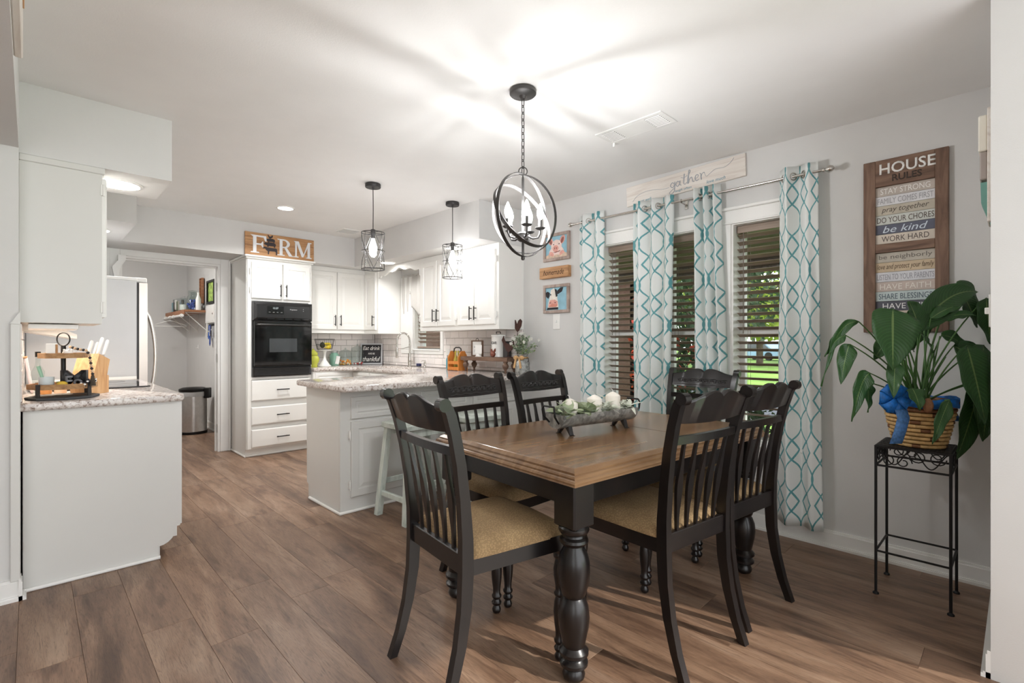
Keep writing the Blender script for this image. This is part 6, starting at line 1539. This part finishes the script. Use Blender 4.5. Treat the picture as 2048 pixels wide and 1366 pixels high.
# knife block
t = thing('knife_block', 'light wooden knife block behind the tiered tray', 'knife block', (.235, 3.66, C), -90 + 52); KB = wood('maple', [(190, 140, 92), (212, 166, 116), (222, 182, 136)], (30, 30, 4), .5)
bm = bmesh.new(); prism(bm, [(-.055, 0), (.06, 0), (.06, .095), (.085, .19), (-.0, .225), (-.065, .06)], -.055, .055, 'x'); obj('block', bm, KB, t); obj('front_step', B(-.05, .05, .06, .085, 0, .10, .002), KB, t)
WH = M('knife_white', (236, 236, 234), .3); kd = Vector((0, .40, .92)).normalized()
for k, (dx, dy) in enumerate(((-.036, .0), (-.012, .012), (.014, .0), (.038, .012))):
    q = thing('kitchen_knife', 'white handled kitchen knife, %s in the knife block' % ['leftmost', 'second from left', 'third from left', 'rightmost'][k], 'knife', t.location, -90 + 52, 'white handled knives')
    p = Vector((dx, .04 + dy, .206 - dy * .4)); bm = bmesh.new(); tube(bm, [tuple(p - kd * .03), tuple(p), tuple(p + kd * .02)], .007, 8, flat=(.7, 1)); obj('bolster', bm, STEEL, q)
    L = (.10, .095, .12, .11)[k]; bm = bmesh.new(); tube(bm, [tuple(p + kd * .018), tuple(p + kd * .03), tuple(p + kd * (L - .01)), tuple(p + kd * L)], [.008, .0105, .0125, .008], 10, flat=(.65, 1)); obj('handle', bm, WH, q, smooth=50)
# things on the wall side, warm lit
t = thing('oil_bottle', 'slim clear bottle against the tiles behind the tray', 'bottle', (.03, 3.95, C)); obj('glass', lathe(bmesh.new(), [(.028, 0), (.03, .01), (.03, .12), (.012, .16), (.012, .21)], 16), JG, t, smooth=50); obj('cap', lathe(bmesh.new(), [(.013, .205), (.013, .235), (0, .236)], 12), BLACK, t)
t = thing('marble_board', 'pale marbled cutting board leaning behind the tray', 'cutting board', (.0, 4.05, C), 90, rot=(R(-8), 0, R(90))); obj('board', B(-.16, .16, -.014, 0, 0, .20, .004), M('marble_print', (216, 204, 208), .3, var=.15, vs=12), t); obj('edge_band', B(-.16, .16, -.0145, .0005, .2, .206), TWO, t)
t = thing('spice_jar', 'small amber spice jar behind the lower tray', 'jar', (.06, 3.80, C)); obj('body', lathe(bmesh.new(), [(.025, 0), (.027, .006), (.027, .06), (.022, .066)], 16), M('amber_spice', (206, 150, 92), .3, var=.2), t, smooth=50); obj('lid', lathe(bmesh.new(), [(.026, .064), (.026, .085), (0, .086)], 16), WHITE, t)
t = thing('spice_jar', 'small white lidded spice jar beside the knife block', 'jar', (.12, 3.76, C)); obj('body', lathe(bmesh.new(), [(.025, 0), (.027, .006), (.027, .05), (.022, .056)], 16), M('cream_spice', (228, 206, 184), .3, var=.2), t, smooth=50); obj('lid', lathe(bmesh.new(), [(.026, .054), (.026, .075), (0, .076)], 16), WHITE, t)
l = lampat('hood_lamp', 'AREA', (.12, 4.2, 1.20), 2.2, None, shape='RECTANGLE', size=.12, color=(1, .82, .62)); l.data.size_y = .5
l = lampat('under_cabinet_lamp', 'AREA', (.08, 3.58, 1.255), .9, None, shape='RECTANGLE', size=.12, color=(1, .86, .7)); l.data.size_y = .3

# ================================================================== LAUNDRY
t = thing('laundry_shelf', 'wooden shelf on white brackets in the laundry room', 'shelf', (0, 0, 0)); SH = wood('cedar', [(120, 76, 50), (156, 106, 74), (170, 122, 88)], (30, 3, 30), .6)
Zs = 1.61; obj('board', B(1.50, RX - .001, 7.905, 9.20, Zs, Zs + .03, .003), SH, t); obj('front_strip', B(1.49, 1.50, 7.905, 9.20, Zs - .03, Zs + .03, .002), SH, t)
obj('hanging_rod', tube(bmesh.new(), [(1.475, 7.92, Zs - .05), (1.475, 9.20, Zs - .05)], .017, 12), WHITE, t, smooth=60)
for y in (7.98, 8.5, 9.05):
    bm = bmesh.new(); tube(bm, [(1.52, y, Zs - .006), (RX - .008, y, Zs - .25)], .006, 6); box(bm, RX - .008, RX, y - .012, y + .012, Zs - .28, Zs, .002); box(bm, 1.50, RX, y - .012, y + .012, Zs - .008, Zs, .001); torus(bm, (1.475, y, Zs - .05), .021, .004, 'y', 14, 5); obj('bracket', bm, WHITE, t)
S = Zs + .0305
t = thing('laundry_letters', 'LAUNDRY letter decor standing on the laundry shelf', 'letters', (1.555, 9.12, S), -90)
LC = [(150, 178, 186), (92, 88, 84), (232, 230, 226), (120, 128, 104), (176, 170, 160), (150, 160, 164), (92, 88, 84)]
obj('back_board', B(-.01, .80, .02, .03, 0, .21, .002), M('grey_slats', (158, 160, 160), .7, var=.2, vs=20), t)
for k, ch in enumerate('LAUNDRY'): obj('letter', textmesh(ch, w=.075, h=.155, ext=.018, bold=.05), M('lt%d' % k, LC[k], .7, var=.1), t, (.06 + k * .112, .016, .082 + (.03 if k == 2 else 0)))
def ljar(label, x, y, r, h, pods):
    t = thing('glass_jar', label, 'jar', (x, y, S), group='laundry shelf jars'); bm = bmesh.new(); lathe(bm, [(0, .003), (r, .003), (r, h * .72), (r * .72, h * .82), (r * .72, h)], 20, cap=False); obj('glass_body', bm, JG, t, smooth=50)
    obj('stopper', lathe(bmesh.new(), [(r * .7, h), (r * .75, h + .02), (0, h + .03)], 16), JG, t, smooth=50)
    if pods:
        rr_ = random.Random(4); PD = M('pod_blue', (62, 82, 156), .3, var=.3, vs=30); PD2 = M('pod_white', (206, 214, 232), .3); 
        for k in range(40):
            a = rr_.uniform(0, 6.28); q = r * .8 * math.sqrt(rr_.random()); key = 'pod%d' % (k % 4 == 0)
            if key not in MATS:
                bm = sphere(bmesh.new(), (0, 0, 0), .019, 1.1, 1, .7, 8, 6); mm = bpy.data.meshes.new('pod'); bm.to_mesh(mm); bm.free(); mm.materials.append(PD2 if k % 4 == 0 else PD); MATS[key] = mm
            share('detergent_pod', MATS[key], t, (q * math.cos(a), q * math.sin(a), .02 + .016 * (k // 5)), (rr_.random() * 3, rr_.random() * 3, 0))
    else: obj('powder', lathe(bmesh.new(), [(0, .006), (r * .93, .006), (r * .93, h * .55), (0, h * .58)], 18), M('powder', (226, 228, 222), .8), t)
ljar('squat glass jar of white powder on the laundry shelf', 1.545, 8.20, .056, .15, False); ljar('glass jar of blue detergent pods on the laundry shelf', 1.62, 8.06, .07, .25, True); ljar('glass jar of blue pods closest to the laundry wall', 1.668, 8.205, .060, .24, True)
t = thing('spray_bottle', 'tall white bottle on the end of the laundry shelf', 'bottle', (1.665, 7.945, S)); obj('body', lathe(bmesh.new(), [(.03, 0), (.033, .01), (.033, .15), (.016, .20), (.012, .22)], 16), WHITE, t, smooth=50); obj('cap', lathe(bmesh.new(), [(.014, .218), (.014, .245), (0, .246)], 12), WHITE, t)
t = thing('wood_box_decor', 'brown wooden tray standing up on the laundry shelf', 'tray', (1.765, 8.16, S + .11), -90)
obj('back', B(-.06, .06, -.012, 0, 0, .36, .002), SH, t)
for a in ((-.07, -.06), (.06, .07)): obj('side', B(*a, -.03, 0, 0, .36, .002), SH, t)
for a in ((0, .012), (.348, .36)): obj('end', B(-.06, .06, -.03, 0, *a, .002), SH, t)
t = thing('clothes_hanger', 'white wire clothes hanger on the laundry rod', 'hanger', (1.475, 8.75, Zs - .05)); bm = bmesh.new()
tube(bm, [(0, 0, .02), (.0, 0, .0), (0, 0, -.045), (-.06, .0, -.06), (-.2, 0, -.115), (-.205, 0, -.13), (.205, 0, -.13), (.2, 0, -.115), (.06, 0, -.06), (0, 0, -.045)], .0045, 6); obj('wire', bm, WHITE, t); obj('hook', torus(bmesh.new(), (0, 0, .0), .021, .003, 'y', 14, 5, -1.2, 3.6), WHITE, t)
t = thing('framed_print', 'black framed leafy print on the laundry wall', 'picture', (RX, 7.88, 1.72), -90)
for a in ((0, .385, 0, .03), (0, .385, .29, .32)): obj('frame_rail', B(*a[:2], -.035, 0, *a[2:], .002), BLACK, t)
for a in ((0, .03), (.355, .385)): obj('frame_stile', B(*a, -.0348, 0, .03, .29, .002), BLACK, t)
obj('print', B(.028, .357, -.014, -.006, .028, .292), M('leafy_print', (158, 184, 96), .8, var=.6, vs=30), t)
t = thing('breaker_panel', 'white metal panel box below the leafy print', 'panel', (RX, 7.94, 1.46), -90); obj('box', B(0, .47, -.03, 0, 0, .245, .003), WHITE, t); d = obj('door', B(.03, .44, -.034, -.03, .02, .225, .001), WHITE, t); obj('latch', B(.38, .41, -.038, -.034, .11, .13), CHROME, d)
t = thing('key_rack', 'key rack under the white panel box', 'key rack', (RX, 7.82, 1.42), -90); obj('bar', B(0, .24, -.012, 0, 0, .025, .002), BLACK, t)
for k in range(4): obj('hook', tube(bmesh.new(), [(.03 + k * .06, -.01, .012), (.03 + k * .06, -.03, .0), (.03 + k * .06, -.034, .015)], .003, 5), DKBRONZE, t)
for k, (dx, c, L, lb) in enumerate(((.03, (196, 186, 160), .10, 'cream lanyard keys leftmost on the key rack'), (.08, (46, 92, 176), .13, 'blue lanyard keys hanging on the key rack'), (.15, (34, 70, 150), .22, 'dark blue tag keys hanging lowest on the key rack'), (.205, (52, 50, 54), .09, 'black key fob rightmost on the key rack'))):
    q = thing('key_set', lb, 'keys', (RX - .034, 7.82 - dx, 1.425), -90, 'keys on the rack'); mm = M('lanyard%d' % k, c, .7, var=.25, vs=40)
    obj('strap', B(-.014, .014, -.003, .003, -L * .55, .004, .001), mm, q); obj('ring', torus(bmesh.new(), (0, 0, -L * .55 - .012), .012, .002, 'y', 14, 5), CHROME, q); bm = bmesh.new(); prism(bm, [(-.02, -L * .55 - .02), (.02, -L * .55 - .02), (.03, -L - .03), (0, -L - .06), (-.03, -L - .03)], -.006, -.001); obj('tag', bm, mm, q)
t = thing('wall_hook', 'small white hook on the laundry wall below the shelf', 'hook', (RX, 8.5, 1.10)); obj('plate', B(-.006, 0, -.012, .012, 0, .06, .002), WHITE, t); obj('prong', tube(bmesh.new(), [(-.006, 0, .02), (-.03, 0, .008), (-.034, 0, .03)], .004, 5), WHITE, t)
# trash can
t = thing('trash_can', 'stainless pedal trash can with bag in the laundry room', 'trash can', (1.535, 7.60, 0)); r = .155
obj('base', lathe(bmesh.new(), [(r + .006, 0), (r + .006, .03), (r, .035), (0, .035)], 32), BLACK, t, smooth=40); obj('body', lathe(bmesh.new(), [(r, .03), (r, .53), (r - .004, .53), (r - .004, .05)], 32, cap=False), STEEL, t, smooth=40)
obj('liner_bag', lathe(bmesh.new(), [(r + .003, .49), (r + .005, .51), (r + .004, .548), (r - .006, .55), (r - .01, .50)], 40, cap=False), M('bag_grey', (196, 196, 196), .4, trans=.2), t, smooth=60)
obj('lid', lathe(bmesh.new(), [(r + .004, .552), (r + .008, .56), (r + .006, .585), (r * .8, .60), (0, .606)], 32), BLACK, t, smooth=40); obj('lid_hinge', B(r - .02, r + .05, -.05, .05, .46, .595, .012, 2), BLACK, t, (0, 0, 0), (0, 0, R(-35)))
obj('pedal', B(-r - .06, -r + .01, -.03, .03, .012, .022, .004), BLACK, t, (0, 0, 0), (0, 0, R(25)))
t = thing('door_stop', 'small black door stop on the laundry baseboard', 'door stop', (1.36, LYB - .014, .05)); obj('stem', tube(bmesh.new(), [(0, 0, 0), (0, -.05, 0)], .008, 8), CHROME, t); obj('tip', tube(bmesh.new(), [(0, -.05, 0), (0, -.075, 0)], .014, 10), BLACK, t)

# ================================================================== OUTSIDE
GZ = -.3
LAWN = M('lawn', (112, 146, 58), .95, var=.35, vs=.6, bump=.4, bs=30); ASPH = M('asphalt', (74, 76, 84), .9, var=.15, vs=2)
tag(obj('lawn', B(3.6, 120, -60, 90, GZ - .2, GZ), LAWN), 'green front lawn outside the windows', 'lawn', kind='structure')
bm = bmesh.new(); prism(bm, [(9.5, -20), (17.5, -20), (17.5, 26), (9.5, 26)], GZ, GZ + .02, 'z'); tag(obj('driveway', bm, ASPH), 'dark asphalt driveway outside the right window', 'driveway', kind='structure')
tag(obj('planting_bed', B(3.55, 5.6, -2, 9, GZ, GZ + .05), M('mulch', (70, 50, 40), .95, var=.3, vs=12, bump=.6)), 'dark mulch bed along the house', 'planting bed', kind='structure')
def foliage(n, c, rad, size, seed, mat, parent, name='foliage', hollow=.5):
    rr_ = random.Random(seed); V = []; F = []
    for k in range(n):
        while True:
            p = Vector((rr_.uniform(-1, 1), rr_.uniform(-1, 1), rr_.uniform(-1, 1)))
            if hollow < p.length < 1 + .15 * rr_.random(): break
        q = Vector((p.x * rad[0], p.y * rad[1], p.z * rad[2])) + Vector(c); a = Vector((rr_.gauss(0, 1), rr_.gauss(0, 1), rr_.gauss(0, 1))).normalized(); b = a.orthogonal().normalized(); d = a.cross(b); s = size * rr_.uniform(.6, 1.4); i = len(V)
        V += [q - b * s, q + d * s * .5, q + b * s, q - d * s * .5]; F.append((i, i + 1, i + 2, i + 3))
    me = bpy.data.meshes.new(name); me.from_pydata(V, [], F); me.materials.append(mat); o = bpy.data.objects.new(name, me); COL.objects.link(o); o.parent = parent; o['kind'] = 'stuff'; return o
FG = [M('leaf_yellowgreen', (152, 168, 66), .7, var=.35, vs=3, trans=.35), M('leaf_green', (84, 112, 52), .7, var=.35, vs=3, trans=.3), M('leaf_dark', (48, 70, 40), .7, var=.35, vs=8, trans=.25), M('leaf_red', (182, 62, 42), .7, var=.3, vs=8, trans=.35)]
BARK = M('bark', (82, 68, 58), .9, var=.3, vs=8, bump=.6)
def tree(label, x, y, h, crown, mat, n, size, seed, trunk=.22, hollow=.45):
    t = thing('tree', label, 'tree', (x, y, GZ), group='trees beyond the lawn'); bm = bmesh.new(); tube(bm, [(0, 0, -.1), (.1, .05, h * .35), (0, .1, h * .7)], [trunk, trunk * .8, trunk * .35], 8)
    rr_ = random.Random(seed)
    for k in range(14):
        a = rr_.uniform(0, 6.28); z = rr_.uniform(h * .3, h * .68); L = crown[0] * rr_.uniform(.6, 1.1); tube(bm, [(.05, .05, z), (L * .5 * math.cos(a), L * .5 * math.sin(a), z + L * .3), (L * math.cos(a), L * math.sin(a), z + L * .65)], [trunk * .35, trunk * .2, .02], 5)
    obj('trunk', bm, BARK, t, smooth=60); foliage(n, (0, 0, h * .62), crown, size, seed, mat, t, hollow=hollow)
tree('yellow green tree across the lawn seen in the right window', 33, 11.5, 8.5, (5, 5, 3.6), FG[0], 2600, .28, 1); tree('green tree left of the yellow green tree across the lawn', 31, 17, 9.5, (5, 5, 4.2), FG[1], 2600, .28, 2); tree('far green tree at the right edge of the window view', 42, 7.5, 9, (6, 6, 3.6), FG[1], 2400, .34, 3); tree('pale green tree filling the gap behind the lawn', 58, 22, 9, (7, 7, 3.6), FG[0], 2600, .36, 4)
tree('dense dark tree in the middle window view', 16, 7.6, 5.6, (2.6, 2.6, 2.3), FG[2], 3200, .13, 5, .12)
def shrub(label, x, y, c, rad, mat, n, size, seed, red=0):
    t = thing('shrub', label, 'shrub', (x, y, GZ + .05), group='shrubs by the house'); bm = bmesh.new()
    for k in range(6): a = k * 1.05; tube(bm, [(0, 0, -.08), (rad[0] * .4 * math.cos(a), rad[1] * .4 * math.sin(a), c * .6), (rad[0] * .7 * math.cos(a), rad[1] * .7 * math.sin(a), c * 1.1)], .012, 5)
    obj('branches', bm, BARK, t); foliage(n, (0, 0, c), rad, size, seed, mat, t, hollow=.2)
    if red: foliage(red, (0, 0, c + .1), rad, size * 1.1, seed + 9, FG[3], t, 'blossoms', .7)
shrub('dark green shrub with red blooms outside the middle window', 5.0, 2.62, .78, (.42, .40, .72), FG[2], 1500, .045, 6, 130); shrub('low green shrub outside the right dining window', 4.55, 1.72, .55, (.35, .26, .5), FG[2], 1000, .04, 7); shrub('red leaved shrub outside the left dining window', 7.4, 4.42, 1.35, (.30, .20, 1.15), FG[3], 300, .06, 8)
# neighbouring brown wing of the house
t = thing('brown_house', 'brown brick house wing seen through the left and sink windows', 'house', (8.2, 4.9, GZ)); BRK = M('house_brick', (86, 60, 50), .9, var=.2, vs=3, bump=.4, bs=40)
bm = bmesh.new(); box(bm, 0, .3, 0, 16, 0, 3.2); box(bm, 0, .9, 0, .3, 0, 3.2); obj('wall', bm, BRK, t)
bm = bmesh.new(); prism(bm, [(-.6, 3.1), (1.2, 3.1), (1.2, 3.6), (.3, 3.9)], -.3, 16.2); obj('roof', bm, M('shingle', (70, 64, 62), .9, var=.2, vs=6), t)
for k in range(4):
    y0 = .9 + k * 3.6; f = obj('window', B(-.03, .02, y0, y0 + 1.5, 1.0, 2.6), VINYL, t)
    for a in (0, 1):
        for b in (0, 1): obj('pane', B(-.035, -.028, y0 + .06 + a * .71, y0 + .73 + a * .71, 1.06 + b * .76, 1.76 + b * .76), M('dark_pane', (40, 48, 58), .08, spec=.8), f)
t = thing('porch_roof', 'dark brown porch roof outside the dining windows', 'porch', (0, 0, 0)); PRB = M('porch_brown', (78, 64, 54), .8, var=.1)
obj('ceiling', B(3.53, 6.0, -.6, 4.2, 2.16, 2.22), PRB, t); obj('beam', B(5.9, 6.05, -.6, 4.2, 2.02, 2.26), PRB, t)
for y in (-.5, 4.1): obj('post', B(5.92, 6.04, y - .06, y + .06, GZ, 2.1), PRB, t)
# parked car
t = thing('parked_car', 'pale blue car parked across the lawn', 'car', (44, 15.2, GZ), 70); CARP = M('car_paint', (150, 178, 214), .25, .2, var=.03)
bm = bmesh.new(); prism(bm, [(-2.1, .35), (2.1, .35), (2.15, .75), (1.3, .92), (.7, 1.4), (-1.0, 1.42), (-1.6, .95), (-2.1, .88)], -.85, .85); obj('body', bm, CARP, t)
bm = bmesh.new(); prism(bm, [(1.15, .94), (.66, 1.33), (-.95, 1.35), (-1.4, .97)], -.86, .86); obj('windows', bm, M('dark_pane', (40, 48, 58), .08, spec=.8), t)
for x in (-1.35, 1.35):
    for y in (-.8, .8): obj('wheel', xf(lathe(bmesh.new(), [(0, -.11), (.33, -.11), (.35, -.06), (.35, .06), (.33, .11), (0, .11)], 20), Matrix.Translation((x, y, .35)) @ Matrix.Rotation(R(90), 4, 'X')), BLACK, t, smooth=40)
